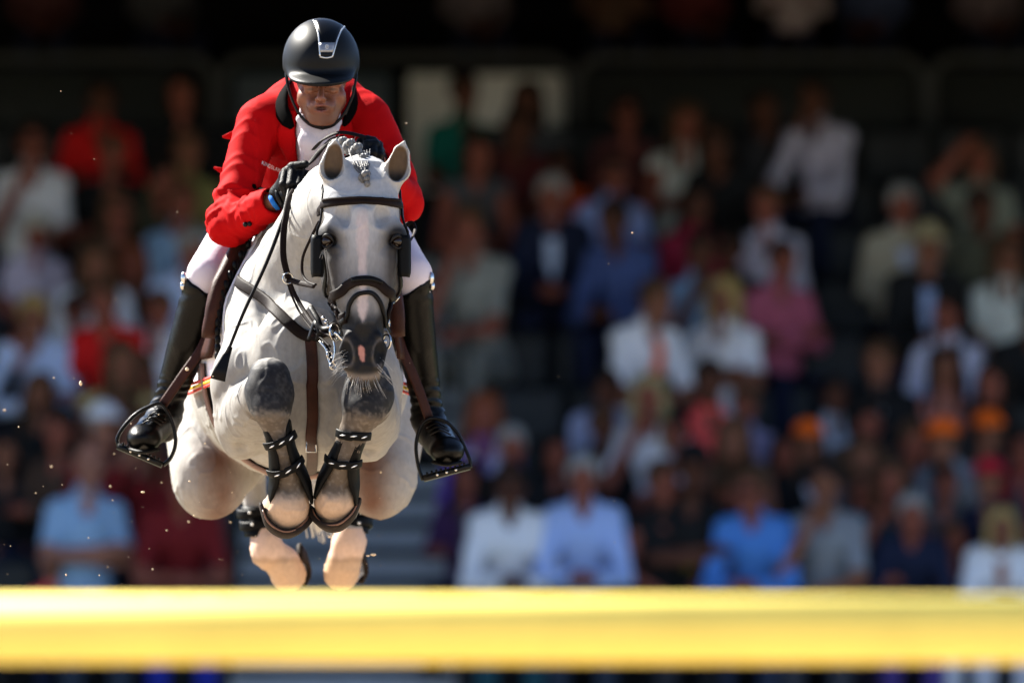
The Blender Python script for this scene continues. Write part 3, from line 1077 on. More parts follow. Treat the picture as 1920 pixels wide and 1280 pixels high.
def strap_air(name, pts, w, t, m, parent, nrm=(0, -1, 0), n=6):
    B = Build()
    path = spline([P(*p) for p in pts], n)
    B.sweep(path, w, t, [nrm] * len(path), 8, power=4)
    return B.obj(name, m, parent)


strap_air('stirrup_leather', [(402, 590, .26), (378, 652, .24), (340, 708, .25), (304, 760, .27)], .0155, .003, M_brown, SADDLE, (-.5, -1, 0))
strap_air('stirrup_leather', [(735, 590, .26), (753, 652, .24), (780, 716, .25), (806, 788, .27)], .0155, .003, M_brown, SADDLE, (.5, -1, 0))
for outline, tread, Y in (([(222, 836), (220, 822), (232, 800), (255, 776), (280, 762), (300, 756), (314, 772), (326, 800), (329, 832), (320, 858), (306, 872)], ((221, 836), (304, 871)), .27),
                          ([(793, 900), (784, 872), (780, 836), (786, 806), (796, 790), (812, 784), (836, 790), (858, 812), (872, 840), (881, 862), (882, 876)], ((794, 897), (881, 874)), .27)):
    st = Build()
    path = spline([P(x, y, Y) for x, y in outline], 5)
    st.sweep(path, .024, .0055, [(p - P(sum(o[0] for o in outline) / 11, 820, Y)) for p in path], 8, power=4)
    so = st.obj('stirrup', M_blackmetal, SADDLE)
    B = Build()
    a, b = P(*tread[0], Y), P(*tread[1], Y)
    up = Vector((-(b - a).z, 0, (b - a).x)).normalized()
    if up.z < 0:
        up = -up
    B.sweep([a.lerp(b, k / 6) for k in range(7)], .045, .010, [up] * 7, 8, power=5)
    for k in range(9):
        B.box(a.lerp(b, (k + 1) / 10) + up * .011 + Vector((0, -.03, 0)), .006, .03, .008)
    B.obj('tread', M_blackmetal, so)
    B = Build()
    for k in range(3):
        B.ball(a.lerp(b, .3 + .2 * k) + Vector((0, -.045, 0)), .0045, 8, 6)
    B.obj('rivets', M_steel, so)

# ================================================================== tendon boots
M_dash = mat('reflective_dash', (0.75, 0.75, 0.75), rough=0.4)


def tendon_boot(label, cl, rr, phis, straps):
    """open-fronted shell round the cannon bone. cl: centre line, rr: radii, phis: opening half angle per row"""
    T = tag(empty('tendon_boot', P(*cl[0])), label, 'tendon boot', 'tendon boots on the front legs')
    C = spline([P(*c) for c in cl], 6)
    n = len(C)
    ra = np.interp(np.linspace(0, 1, n), np.linspace(0, 1, len(rr)), rr)
    ph = np.interp(np.linspace(0, 1, n), np.linspace(0, 1, len(phis)), phis)

    def ptc(i, phi, lift=0):
        i = min(max(i, 0), n - 1)
        i0 = int(i)
        f = i - i0
        c = C[i0].lerp(C[min(i0 + 1, n - 1)], f)
        tan = (C[min(i0 + 1, n - 1)] - C[max(i0 - 1, 0)]).normalized()
        fw = Vector((0, -1, 0))
        fw = (fw - tan * fw.dot(tan)).normalized()
        sd = tan.cross(fw)
        r = np.interp(i, range(n), ra) + lift
        return c + (fw * math.cos(phi) + sd * math.sin(phi)) * r
    B = Build()
    rows = []
    for i in range(n):
        p0 = rad(ph[i])
        row = []
        for j in range(25):
            phi = p0 + (2 * math.pi - 2 * p0) * j / 24
            back = math.sin(j / 24 * math.pi)
            ii = i + (4.0 * back if i < 6 else 0) * (1 - i / 6) - (3.0 * back if i > n - 5 else 0) * (i - n + 5) / 4
            row.append(ptc(ii, phi))
        rows.append(row)
    B.sheet(rows, .007, None)
    B.obj('shell', M_rubber, T)
    for i, w in straps:
        B = Build()
        path = [ptc(i + 1.0 * math.sin(rad(a) * .7), rad(a), .0085) for a in range(-74, 75, 6)]
        c = C[min(int(i), n - 1)]
        B.sweep(path, w, .003, [(p - c) for p in path], 8, power=4)
        so = B.obj('strap', M_rubber, T)
        B = Build()
        for a in (-38, -4, 30):
            q = ptc(i + 1.0 * math.sin(rad(a) * .7), rad(a), .0120)
            nn = (q - c).normalized()
            tan = (ptc(i, rad(a + 6), .0138) - ptc(i, rad(a - 6), .0138)).normalized()
            upv = nn.cross(tan)
            B.sweep([q - tan * .009 - upv * .004, q, q + tan * .009 + upv * .004], [.0005, .0028, .0005], .0008, [nn] * 3, 6)
        B.obj('reflective_mark', M_dash, so)
    return T


tendon_boot('black tendon boot on the foreleg below the dangling whip', [(517, 790, -.53), (523, 815, -.525), (533, 860, -.495), (542, 900, -.455), (546, 945, -.435)],
            [.045, .042, .041, .052, .064, .066], [62, 40, 27, 25, 38, 48, 72], ((7, .0125), (13, .0125)))
tendon_boot('black tendon boot on the foreleg under the horse muzzle', [(671, 780, -.53), (663, 812, -.525), (646, 858, -.495), (636, 896, -.455), (629, 938, -.435)],
            [.046, .043, .042, .052, .064, .066], [62, 40, 27, 25, 38, 48, 72], ((6, .0125), (12, .0125)))
for lab, cl in (('black fetlock boot on the hind leg with a bare pale hoof, under the left foreleg', [(480, 950, 1.765), (486, 978, 1.75), (493, 1006, 1.735)]),
                ('black fetlock boot on the hind leg behind the right foreleg', [(666, 952, 1.765), (661, 976, 1.75), (657, 1000, 1.735)])):
    T = tag(empty('fetlock_boot', P(*cl[0])), lab, 'fetlock boot', 'fetlock boots on the hind legs')
    B = Build()
    C = spline([P(*c) for c in cl], 5)
    n = len(C)
    rows = []
    for i in range(n):
        row = []
        for j in range(25):
            phi = rad(-70 + 320 * j / 24)
            r = .047 + .010 * i / n
            row.append(C[i] + Vector((math.sin(phi + math.pi / 2) * r, math.cos(phi + math.pi / 2) * r, 0)))
        rows.append(row)
    B.sheet(rows, .007, None)
    B.obj('shell', M_rubber, T)
    for i in (2, 6):
        B = Build()
        path = [C[i] + Vector((math.sin(rad(a)) * .061, -math.cos(rad(a)) * .061, .006 * math.sin(rad(a * 2)))) for a in range(-150, 151, 10)]
        B.sweep(path, .014, .004, [(p - C[i]) for p in path], 8, power=4)
        so = B.obj('strap', M_rubber, T)
        B = Build()
        for a in (-20, 20):
            B.ball(C[i] + Vector((math.sin(rad(a)) * .066, -math.cos(rad(a)) * .066, 0)), (.005, .003, .004), 8, 5)
        B.obj('strap_stud', M_dash, so)

WHIP = tag(empty('riding_whip', P(530, 400, -.2)), 'thin black riding whip with a leather tip beside the horse neck', 'whip')
B = Build()
path = spline([P(545, 345, -.19), P(528, 416, -.33), P(500, 492, -.36), P(455, 590, -.37), P(424, 668, -.35)], 6)
B.sweep(path, [.0065 - .002 * i / len(path) for i in range(len(path))], [.0065 - .002 * i / len(path) for i in range(len(path))], None, 8)
B.obj('shaft', M_blackl, WHIP)
B = Build()
path = [P(432, 650, -.35), P(424, 668, -.353), P(415, 690, -.355), P(408, 712, -.36)]
B.sweep(path, [.007, .012, .019, .024], [.004, .004, .004, .003], [(-.3, -1, .1)] * 4, 8, power=5)
B.obj('tip', M_blackl, WHIP)

# ================================================================== the rider
RIDER = tag(empty('person', P(575, 430, 0.62)), 'rider in red jacket, white breeches and black helmet leaning over the jumping horse', 'person')
M_skin = mat('rider_skin', (0.42, 0.22, 0.15), rough=0.5, spec=0.4, attr=True, bump=0.08, bscale=260, sss=0.08)
M_jacket = mat('red_jacket', (0.36, 0.002, 0.003), rough=0.75, spec=0.05, bump=0.12, bscale=500, vary=0.06, vscale=12)
M_velvet = mat('black_collar', (0.0015, 0.0015, 0.0015), rough=0.9, spec=0.03)
M_breech = mat('white_breeches', (0.56, 0.51, 0.56), rough=0.8, spec=.1, bump=0.15, bscale=320)
M_boot = mat('black_boot', (0.0016, 0.0015, 0.0014), rough=0.34, spec=0.12, bump=0.10, bscale=90)
M_glove = mat('black_glove', (0.0025, 0.0025, 0.003), rough=0.5, spec=0.1, bump=0.25, bscale=240)
M_helmet = mat('matt_black_helmet', (0.001, 0.0011, 0.0012), rough=0.48, spec=0.16)
M_shirt = mat('white_shirt', (0.44, 0.40, 0.43), rough=0.75, bump=0.15, bscale=260)


def arm_l(r0, r1, r2):
    return [(488, 229, .24), (462, 305, .20), (432, 412, .10)], [r0, (r0 + r1) / 2, r1], [(432, 412, .10), (468, 404, .02), (512, 378, -.07)], [r1, (r1 + r2) / 2, r2]


def rider_body():
    F = Field(grid_axis((P(380, 0, 0).x, P(535, 0, 0).x, .009), (P(535, 0, 0).x, P(672, 0, 0).x, .0032), (P(672, 0, 0).x, P(860, 0, 0).x, .009)),
              grid_axis((-.25, -.10, .0045), (-.10, .14, .0036), (.14, .85, .012)),
              grid_axis((P(0, 885, .3).z, P(0, 250, 0).z, .009), (P(0, 250, 0).z, P(0, 60, 0).z, .0032)))
    # torso, arms and legs under the clothes
    F.chain([(588, 225, .30), (580, 300, .42), (574, 395, .62), (574, 430, .70)], [.115, .13, .12, .13], k=.03, sq=(1.15, 1, 1))
    a, ra, b, rb = arm_l(.052, .042, .028)
    F.chain(a, ra, k=.02)
    F.chain(b, rb, k=.02)
    F.chain([(690, 219, .24), (730, 300, .18), (752, 382, .08)], [.052, .047, .040], k=.02)
    F.chain([(752, 382, .08), (706, 300, -.12)], [.040, .026], k=.02)
    for hipx, kx, ky, bx, ax_, ay, tx, ty in ((530, 385, 520, 352, 312, 765, 272, 828), (618, 775, 522, 783, 806, 775, 838, 846)):
        F.chain([(hipx, 425, .66), (kx, ky, .24)], [.075, .050], k=.03)
        F.chain([(kx, ky, .24), (bx, 640, .33), (ax_, ay, .44)], [.046, .036, .022], k=.02)
        F.chain([(ax_, ay, .44), (tx, ty, .26)], [.022, .022], k=.02)
    # neck and head, looking down over the horse's ears
    F.chain([(603, 190, .10), (592, 238, .22)], [.056, .064], k=.02)
    F.ell((602, 128, .085), (.078, .100, .098), k=.02)
    F.chain([(603, 160, .035), (604, 208, .022)], [.065, .037], k=.03, sq=(1.03, 1, 1))
    F.ell((604, 226, .004), (.032, .030, .022), k=.025)                    # chin
    for s in (-1, 1):
        F.ell((603 + s * 31, 180, .000), (.016, .020, .014), k=.03)
        F.chain([(603 + s * 30, 184, .016), (603 + s * 17, 212, .008)], [.017, .013], k=.03)        # cheekbone
        F.chain([(603 + s * 34, 190, .05), (603 + s * 14, 225, .008)], [.018, .012], k=.025)   # jaw
        F.ell((603 + s * 19, 166, -.050), (.020, .022, .013), k=.012, sub=True)   # socket
        F.chain([(603 + s * 9, 155, -.046), (603 + s * 32, 158, -.030)], [.010, .009], k=.014)    # brow
        F.chain([(603 + s * 10, 166, -.031), (603 + s * 19, 163.5, -.036), (603 + s * 29, 167, -.025)], [.0075, .0092, .007], k=.005)   # upper lid
        F.chain([(603 + s * 11, 169, -.029), (603 + s * 20, 172, -.034), (603 + s * 29, 169, -.022)], [.0055, .0062, .0055], k=.005)
        F.ell((601 + s * 7, 186, -.060), (.006, .009, .006), k=.01)      # nostril wing
        F.ell((601 + s * 4.5, 189.5, -.070), (.0035, .005, .003), k=.003, sub=True)
        F.chain([(603 + s * 16, 190, -.030), (603 + s * 20, 203, -.022)], [.003, .003], k=.016, sub=True)   # fold by the mouth
        ex = 603 + s * 57
        F.ell((ex, 160, .075), (.010, .022, .032), k=.008)
        F.ell((ex + s * 6, 158, .066), (.006, .011, .018), k=.005, sub=True)
        F.ell((ex, 176, .066), (.009, .010, .010), k=.008)
    F.chain([(603, 158, -.046), (602, 172, -.064), (601, 184, -.082)], [.008, .0085, .0105], k=.012)   # nose
    F.ell((602, 199, -.026), (.038, .020, .022), k=.025)                    # muzzle of the mouth
    F.chain([(583, 202, -.030), (594, 197, -.047), (602, 198, -.050), (610, 197, -.047), (621, 202, -.030)], [.003, .0052, .005, .0052, .003], k=.005)
    F.chain([(586, 205, -.030), (602, 210.5, -.046), (618, 205, -.030)], [.003, .0062, .003], k=.006)
    F.ell((602, 203, -.056), (.0215, .024, .0058), k=.002, sub=True)
    F.chain([(592, 215, -.040), (612, 215, -.040)], [.004, .004], k=.012, sub=True)
    # wrists
    return F.mesh(1, True)


rv, rf = rider_body()


def skin_colours(v):
    px, py = proj(v)
    c = np.tile(np.array([0.150, 0.050, 0.023]), (len(v), 1))
    n = noise3(v, 60, 5)

    def mx(w, col):
        nonlocal c
        w = np.clip(w, 0, 1)[:, None]
        c = c * (1 - w) + np.array(col) * w
    f = (v[:, 1] < 0.10) & (py < 250) & (np.abs(px - 603) < 70)
    f = f.astype(float)
    mx(f * smooth01(py, 186, 200) * (1 - smooth01(np.abs(px - 603), 42, 52)) * .55 * (1 + .5 * n), (0.095, 0.036, 0.019))       # stubble
    mx(f * np.exp(-(((px - 602) / 15) ** 2 + ((py - 197) / 4) ** 2) * 1.5) * .8, (0.17, 0.042, 0.03))
    mx(f * np.exp(-(((px - 602) / 13) ** 2 + ((py - 208) / 4) ** 2) * 1.5) * .8, (0.18, 0.045, 0.033))
    mx(f * np.exp(-(((px - 602) / 11) ** 2 + ((py - 203) / 2.6) ** 2) * 1.2), (0.035, 0.012, 0.01))
    mx(f * np.exp(-(((px - 600) / 12) ** 2 + ((py - 184) / 10) ** 2)) * .35, (0.19, 0.058, 0.03))
    for s in (-1, 1):
        mx(f * np.exp(-(((px - 603 - s * 20) / 11) ** 2 + ((py - 155 - s * 0) / 2.5) ** 2)) * .85, (0.045, 0.028, 0.02))
        mx(f * np.exp(-(((px - 603 - s * 30) / 12) ** 2 + ((py - 186) / 9) ** 2)) * .3, (0.18, 0.055, 0.028))
    for s in (-1, 1):   # lash lines and shut lids
        mx(f * np.exp(-(((px - 603 - s * 20) / 9) ** 2 + ((py - 167.5 - .010 * (px - 603 - s * 20) ** 2) / 1.6) ** 2)) * .9, (0.02, 0.012, 0.01))
    mx((py < 152) * (v[:, 1] > .05) * f, (0.05, 0.03, 0.02))
    return c


body = mesh_obj('body', rv, rf, M_skin, RIDER, cols=skin_colours(rv))
RB = bvh_of(rv, rf)
M_white = mat('eye_white', (0.62, 0.58, 0.55), rough=0.25)
M_iris = mat('iris', (0.03, 0.02, 0.014), rough=0.15)
for s in (-1, 1):
    B = Build()
    c = P(603 + s * 19.5, 167.5, -.0265)
    B.ball(c, .0118, 16, 12)
    e = B.obj('eye', M_white, RIDER)
    B = Build()
    B.ball(c + Vector((.001, -.0082, -.0036)), (.0056, .0046, .0056), 12, 8)
    B.obj('iris', M_iris, e)

# ---- jacket
JX = grid_axis((P(380, 0, 0).x, P(800, 0, 0).x, .0052))
JF = Field(JX, grid_axis((-.14, .36, .0056), (.36, 1.02, .014)), grid_axis((P(0, 470, .3).z, P(0, 128, .2).z, .0052)))
JF.chain([(588, 232, .30), (581, 300, .42), (574, 385, .60), (574, 420, .70)], [.135, .152, .142, .15], k=.04, sq=(1.14, 1, 1))
JF.chain([(510, 209, .27), (560, 190, .32), (640, 188, .32), (678, 204, .27)], [.046, .062, .062, .044], k=.06)
a, ra, b, rb = arm_l(.070, .057, .046)
JF.chain(a, ra, k=.035)
JF.chain(b, rb, k=.02)
JF.ell((425, 424, .10), (.055, .06, .050), k=.03)
JF.chain([(690, 221, .24), (731, 300, .18), (754, 378, .08)], [.067, .060, .050], k=.035)
JF.chain([(754, 378, .08), (710, 308, -.09)], [.052, .042], k=.02)
JF.ell((760, 388, .08), (.042, .05, .052), k=.02)
JF.chain([(574, 425, .72), (574, 440, .95)], [.15, .14], k=.05, sq=(1.2, 1, 1))                # skirts behind
JF.chain([(601, 185, .09), (598, 215, .15), (594, 250, .20)], [.062, .055, .050], k=.025, sub=True)  # neck opening
JF.chain([(583, 245, .135), (577, 300, .215), (573, 340, .27)], [.034, .026, .010], k=.015, sub=True)
JF.ell((517, 374, -.085), (.040, .055, .040), k=.006, sub=True)                                # open cuff
JF.ell((708, 302, -.115), (.036, .045, .036), k=.006, sub=True)
jv, jf = JF.mesh(1, True)
JF = None


def folds(v):
    """creases of the cloth, as displacement along the normals"""
    px, py = proj(v)
    d = np.zeros(len(v))

    def field(p0, p1, wfun, freq, amp, seed):
        p0, p1 = np.array(p0), np.array(p1)
        ax = (p1 - p0) / np.linalg.norm(p1 - p0)
        q = v - p0
        s = q @ ax
        r = q - s[:, None] * ax
        wob = noise3(r * 1.0 + 3, 9, seed)
        k = noise3(np.stack([s * freq + 1.6 * wob, r[:, 0] * 3.0, r[:, 2] * 3.0], 1), 1.0, seed + 1, 2)
        ridge = 1 - np.abs(k) * 2.4
        return amp * np.maximum(ridge, -0.6) * wfun(s / np.linalg.norm(p1 - p0))
    # left sleeve
    A = np.array(P(478, 226, .24))
    E = np.array(P(432, 412, .10))
    H = np.array(P(512, 378, -.07))
    la = ((px < 500 + (py > 370) * 40) & (py > 200)).astype(float)
    d += la * field(A, E, lambda s: .25 + smooth01(s, .4, .9), 26, .0068, 11) * smooth01(px * -1, -500, -470)
    d += (py > 355) * (px < 530) * field(E, H, lambda s: 1 - .6 * smooth01(s, .3, 1.), 30, .0060, 21)
    # right sleeve
    A2, E2 = np.array(P(700, 214, .24)), np.array(P(754, 378, .08))
    d += (px > 690) * smooth01(px, 690, 715) * field(A2, E2, lambda s: .3 + smooth01(s, .3, .9), 24, .0075, 31)
    # breast and shoulders
    C0, C1 = np.array(P(480, 200, .2)), np.array(P(600, 380, .4))
    d += ((px > 480) & (px < 700)) * field(C0, C1, lambda s: np.ones_like(s), 13, .0055, 41)
    return d


jv = jv + vnormals(jv, jf) * folds(jv)[:, None]
JACKET = mesh_obj('jacket', jv, jf, M_jacket, RIDER)
JB = bvh_of(jv, jf)
for pts, w in (([(560, 150, .36), (540, 158, .27), (529, 180, .20), (528, 205, .17), (538, 226, .15), (548, 240, .145)], [.012, .022, .028, .030, .024, .008]),
               ([(648, 150, .36), (664, 165, .27), (666, 186, .20), (660, 206, .17), (650, 226, .15), (644, 236, .145)], [.010, .014, .015, .016, .012, .005])):
    B = Build()
    path = spline([P(*p) for p in pts], 6)
    n = len(path)
    B.sweep(path, list(np.interp(np.linspace(0, 1, n), np.linspace(0, 1, 6), w)), .007, [(p - P(600, 200, .22)) + Vector((0, -.05, .02)) for p in path], 8, power=3)
    B.obj('collar', M_velvet, JACKET)
for pts, w in (([(549, 207, .15), (537, 236, .15), (533, 262, .17), (545, 292, .20), (556, 325, .24)], [.010, .024, .036, .022, .004]),
               ([(640, 212, .15), (650, 232, .15), (646, 255, .17), (630, 285, .20), (606, 320, .24)], [.010, .022, .033, .022, .004])):
    B = Build()
    path = [JB.find_nearest(P(*p)) for p in pts]
    pth = spline([h[0] + h[1] * .012 for h in path], 6)
    n = len(pth)
    B.sweep(pth, list(np.interp(np.linspace(0, 1, n), np.linspace(0, 1, 5), w)), .0075, [JB.find_nearest(p)[1] for p in pth], 8, power=3)
    B.obj('lapel', M_jacket, JACKET)
for a, b in (((446, 253, .42), (417, 257, .42)), ((440, 330, .50), (401, 314, .50))):   # coat vents blown back
    B = Build()
    p, q = P(*a), P(*b)
    B.sweep([p, p.lerp(q, .6), q], [.020, .010, .003], [.004, .003, .002], [(0, -1, 0)] * 3, 8, power=3)
    B.obj('vent_flap', M_jacket, JACKET)
B = Build()
h = on_surface(JB, 486, 354)
B.sweep(spline([on_surface(JB, x, y, lift=.002)[0] for x, y in ((474, 352), (486, 353), (500, 357))], 4), .011, .004, None, 8)
B.obj('pocket_opening', M_velvet, JACKET)
for px, py in ((460, 420), (469, 418)):
    B = Build()
    p, n = on_surface(JB, px, py, lift=.004)
    B.ball(p, (.0075, .005, .0075), 10, 6)
    B.obj('cuff_button', M_blackmetal, JACKET)
# small lettering printed on the breast
fc = bpy.data.curves.new('lettering', 'FONT')
fc.body = 'KINGSLAND'
fc.size = .0165
fc.space_character = 1.15
fo = bpy.data.objects.new('lettering', fc)
COL.objects.link(fo)
dg = bpy.context.evaluated_depsgraph_get()
tm = bpy.data.meshes.new_from_object(fo.evaluated_get(dg))
bpy.data.objects.remove(fo)
x0, y0 = 489, 308
tv = []
for vtx in tm.vertices:
    u, w = vtx.co.x * 640 * .74, vtx.co.y * 640
    q, n = on_surface(JB, x0 + u * .90 + w * .20, y0 + u * .36 - w * .92, lift=.0022)
    tv.append(q)
mesh_obj('lettering', tv, [tuple(p.vertices) for p in tm.polygons], mat('white_print', (.75, .72, .72), rough=.6), JACKET, False)

# ---- shirt and stock tie
SF = Field(grid_axis((P(535, 0, 0).x, P(660, 0, 0).x, .004)), grid_axis((-.02, .36, .0045)), grid_axis((P(0, 350, .2).z, P(0, 195, 0).z, .004)))
SF.chain([(600, 212, .13), (594, 240, .17), (582, 300, .26), (574, 345, .33)], [.060, .062, .050, .030], k=.02)
SF.chain([(566, 224, .085), (578, 240, .085), (600, 248, .075), (622, 242, .085), (632, 228, .10)], [.018, .021, .021, .020, .016], k=.012)
SF.ell((586, 262, .085), (.044, .030, .036), k=.010)
SF.chain([(582, 280, .105), (578, 325, .20)], [.030, .022], k=.012)
SF.chain([(600, 200, .10), (598, 222, .12)], [.054, .052], k=.006, sub=True)
sv, sf = SF.mesh(1)
sv = sv + vnormals(sv, sf) * (noise3(sv * np.array([3, 1, 1]), 26, 51) * .003)[:, None]
mesh_obj('stock_tie', sv, sf, M_shirt, RIDER)

# ---- breeches
BF = Field(grid_axis((P(320, 0, 0).x, P(835, 0, 0).x, .0075)), grid_axis((.10, 1.0, .010)), grid_axis((P(0, 600, .2).z, P(0, 380, .3).z, .0075)))
BF.chain([(574, 430, .72), (574, 440, .80)], [.15, .14], k=.04, sq=(1.2, 1, 1))
BF.chain([(530, 432, .66), (440, 455, .42), (388, 514, .235), (378, 560, .26)], [.105, .085, .060, .050], k=.03)
BF.chain([(618, 432, .66), (720, 455, .42), (772, 514, .235), (778, 560, .26)], [.105, .085, .061, .050], k=.03)
bv, bf = BF.mesh(1)
bv = bv + vnormals(bv, bf) * (noise3(bv, 16, 61) * .003)[:, None]
mesh_obj('breeches', bv, bf, M_breech, RIDER)


# ---- boots
def boot(sg, kx, bx, ax_, ay, tx, ty):
    X0, X1 = sorted((P(tx - 60, 0, .2).x, P(kx + 60, 0, .2).x)) if sg < 0 else (P(kx - 60, 0, .2).x, P(tx + 60, 0, .2).x)
    F = Field(grid_axis((X0, X1, .0052)), grid_axis((.10, .56, .0065)), grid_axis((P(0, 900, .3).z, P(0, 480, .2).z, .0052)))
    F.chain([(kx, 500, .225), (kx + sg * -1, 545, .255), (bx, 640, .33), ((bx + ax_) / 2, 705, .40), (ax_, ay, .44)], [.064, .066, .060, .050, .043], k=.02)
    F.chain([(ax_, ay + 8, .44), (tx * .6 + ax_ * .4, ty - 16, .335), (tx, ty - 4, .245)], [.046, .046, .040], k=.03, sq=(1.08, 1, 1))
    F.ell((tx, ty, .235), (.049, .060, .036), k=.02)
    F.ell((ax_, ay + 34, .47), (.036, .040, .040), k=.02)
    # slanted top edge, higher on the outside
    F.cut((kx, 540, .23), (-sg * .55, -.25, .80), k=.006)
    v, f = F.mesh(1)
    px, py = proj(v)
    w = smooth01(py, 690, 730) * (1 - smooth01(py, 775, 800))
    d = w * .0020 * np.sin(v[:, 2] * 230 + 9 * noise3(v, 9, 71)) * (1 + noise3(v, 20, 73)) + .0015 * noise3(v * np.array([1, 1, .5]), 22, 72) * (py < 720)
    d += .0015 * np.exp(-((py - 545) / 25.0) ** 2) * np.sin(v[:, 2] * 160 + 3 * noise3(v, 15, 77))
    v = v + vnormals(v, f) * d[:, None]
    o = mesh_obj('riding_boot', v, f, M_boot, RIDER)
    B = Build()
    for k in range(5):
        a = P(ax_ + (tx - ax_) * (.25 + .10 * k), ay + (ty - ay) * (.25 + .10 * k) - 8, .40 - .045 * k)
        B.tube(spline([a + Vector((-.030, -.020, 0)), a + Vector((0, -.042, .012)), a + Vector((.030, -.020, 0))], 5), .0028, 6)
    B.obj('laces', M_boot, o)
    B = Build()
    B.sweep(spline([P(tx - sg * 24, ty + 20, .22), P(tx, ty + 25, .175), P(tx + sg * 24, ty + 20, .22)], 6), .012, .006, [(0, 0, 1)] * 13, 8)
    B.obj('sole', M_rubber, o)
    B = Build()
    p = P(kx + sg * 38, 521, .21)
    B.ball(p, (.010, .008, .018), 10, 8)
    B.ball(P(kx + sg * 40, 536, .22), (.009, .007, .012), 10, 8)
    B.obj('boot_clasp', M_steel, o)


boot(-1, 383, 354, 310, 770, 270, 822)
boot(1, 770, 780, 803, 780, 838, 846)


# ---- gloves: fists closed on the reins
def glove(c, knuckles, mids, tips, thumb, wrist):
    lo, hi = P(c[0] - 62, c[1] + 62, 0), P(c[0] + 62, c[1] - 62, 0)
    F = Field(grid_axis((lo.x, hi.x, .0030)), grid_axis((c[2] - .13, c[2] + .12, .0034)), grid_axis((lo.z, hi.z, .0030)))
    F.ell(c, (.036, .036, .032), k=.012)
    F.chain([wrist, c], [.031, .034], k=.015)
    for i, (k, m, t) in enumerate(zip(knuckles, mids, tips)):
        r = (.0122, .0128, .0122, .0108)[i]
        F.chain([c, k], [.016, r], k=.010)
        F.chain([k, m], [r, r * .95], k=.004)
        F.chain([m, t], [r * .95, r * .82], k=.004)
    F.chain(thumb, [.016, .0135, .0115], k=.005)
    v, f = F.mesh(1)
    v = v + vnormals(v, f) * (noise3(v, 60, 81) * .0005)[:, None]
    return mesh_obj('glove', v, f, M_glove, RIDER)


glove((546, 340, -.13), [(535, 322, -.160), (549, 318, -.166), (563, 320, -.164), (575, 326, -.158)],
      [(530, 346, -.195), (545, 346, -.203), (560, 346, -.203), (574, 346, -.195)],
      [(535, 362, -.170), (547, 363, -.175), (560, 362, -.175), (571, 359, -.170)],
      [(532, 330, -.14), (548, 312, -.165), (573, 308, -.185)], (524, 364, -.09))
glove((694, 286, -.12), [(676, 266, -.150), (688, 262, -.156), (700, 264, -.154), (711, 271, -.148)],
      [(672, 284, -.185), (686, 284, -.193), (700, 286, -.193), (713, 290, -.185)],
      [(677, 300, -.160), (688, 302, -.165), (700, 303, -.165), (711, 304, -.160)],
      [(712, 284, -.13), (704, 270, -.165), (688, 270, -.182)], (712, 306, -.09))
B = Build()
B.box(P(536, 367, -.145), .030, .014, .036, Matrix.Rotation(rad(-25), 3, 'Y'))
B.tube(spline([P(522, 350, -.10), P(520, 362, -.125), P(527, 380, -.125), P(538, 392, -.10)], 5), .008)
B.obj('watch', M_blackmetal, RIDER)
B = Build()
B.sweep(spline([P(509, 360, -.07), P(507, 369, -.108), P(513, 382, -.116), P(522, 393, -.09)], 6), .0075, .0018, [(-.3, -1, 0)] * 19, 8)
B.obj('wristband', mat('blue_band', (.01, .12, .42), rough=.8, spec=.2), RIDER)

# ---- helmet
HC = P(602, 112, .075)
HMF = Field(grid_axis((P(515, 0, 0).x, P(690, 0, 0).x, .0034)), grid_axis((-.14, .30, .004)), grid_axis((P(0, 190, 0).z, P(0, 22, 0).z, .0034)))
HMF.ell((602, 116, .080), (.1135, .150, .128), k=.01)
HMF.cut((602, 132, .08), (0, .30, -1), k=.004)
HMF.ell((602, 143, -.012), (.096, .116, .019), k=.022, rot=(16, 0, 0))          # peak
HMF.ell((602, 160, .085), (.086, .112, .080), k=.006, sub=True)                 # hollow for the head
mv, mf = HMF.mesh(1)
HMF = None
HELMET = mesh_obj('helmet', mv, mf, M_helmet, RIDER)
MB_ = bvh_of(mv, mf)
M_piping = mat('silver_piping', (.62, .62, .60), rough=.3, metal=.8)


def on_h(pts, lift, n=6):
    cp = [on_surface(MB_, x, y, lift=lift, fb=.04)[0] for x, y in pts]
    return spline(cp, n)


lft = [(588, 41), (593, 50), (597, 66), (599, 86), (600, 106)]
rgt = [(646, 50), (638, 60), (632, 74), (627, 90), (622, 107)]
B = Build()
rows = []
L_, R__ = on_h(lft, .002), on_h(rgt, .002)
for a, b in zip(L_, R__):
    row = []
    for j in range(7):
        q = a.lerp(b, j / 6)
        hh = MB_.find_nearest(q)
        row.append(hh[0] + hh[1] * .0025)
    rows.append(row)
B.sheet(rows, .002, (0, -1, .3))
B.obj('front_panel', mat('gloss_black_panel', (.0015, .0015, .0016), rough=.3, spec=.15), HELMET)
for pts in (lft, rgt, [(600, 107), (611, 109), (622, 107)]):
    B = Build()
    B.tube(on_h(pts, .004), .0024)
    B.obj('piping', M_piping, HELMET)
B = Build()
rows = []
for y, l, r in ((82, 598.5, 627), (88, 599, 625.5), (94, 599.5, 624.5), (99, 600, 623)):
    rows.append([on_surface(MB_, l + (r - l) * j / 5, y, lift=.004)[0] for j in range(6)])
B.sheet(rows, .003, (0, -1, .3))
badge = B.obj('badge', mat('grey_badge', (.22, .23, .25), rough=.3, metal=.5), HELMET)
B = Build()
c, n = on_surface(MB_, 612, 90, lift=.0085)
B.tube([c + Vector((.0045 * math.cos(a * .5), 0, .0060 * math.sin(a * .5))) for a in range(13)], .0009, 6)
B.sweep(spline([c + Vector((.002, 0, .003)), c + Vector((-.0015, 0, .0015)), c + Vector((.0015, 0, -.001)), c + Vector((-.002, 0, -.003))], 4), .0008, .0008, None, 6)
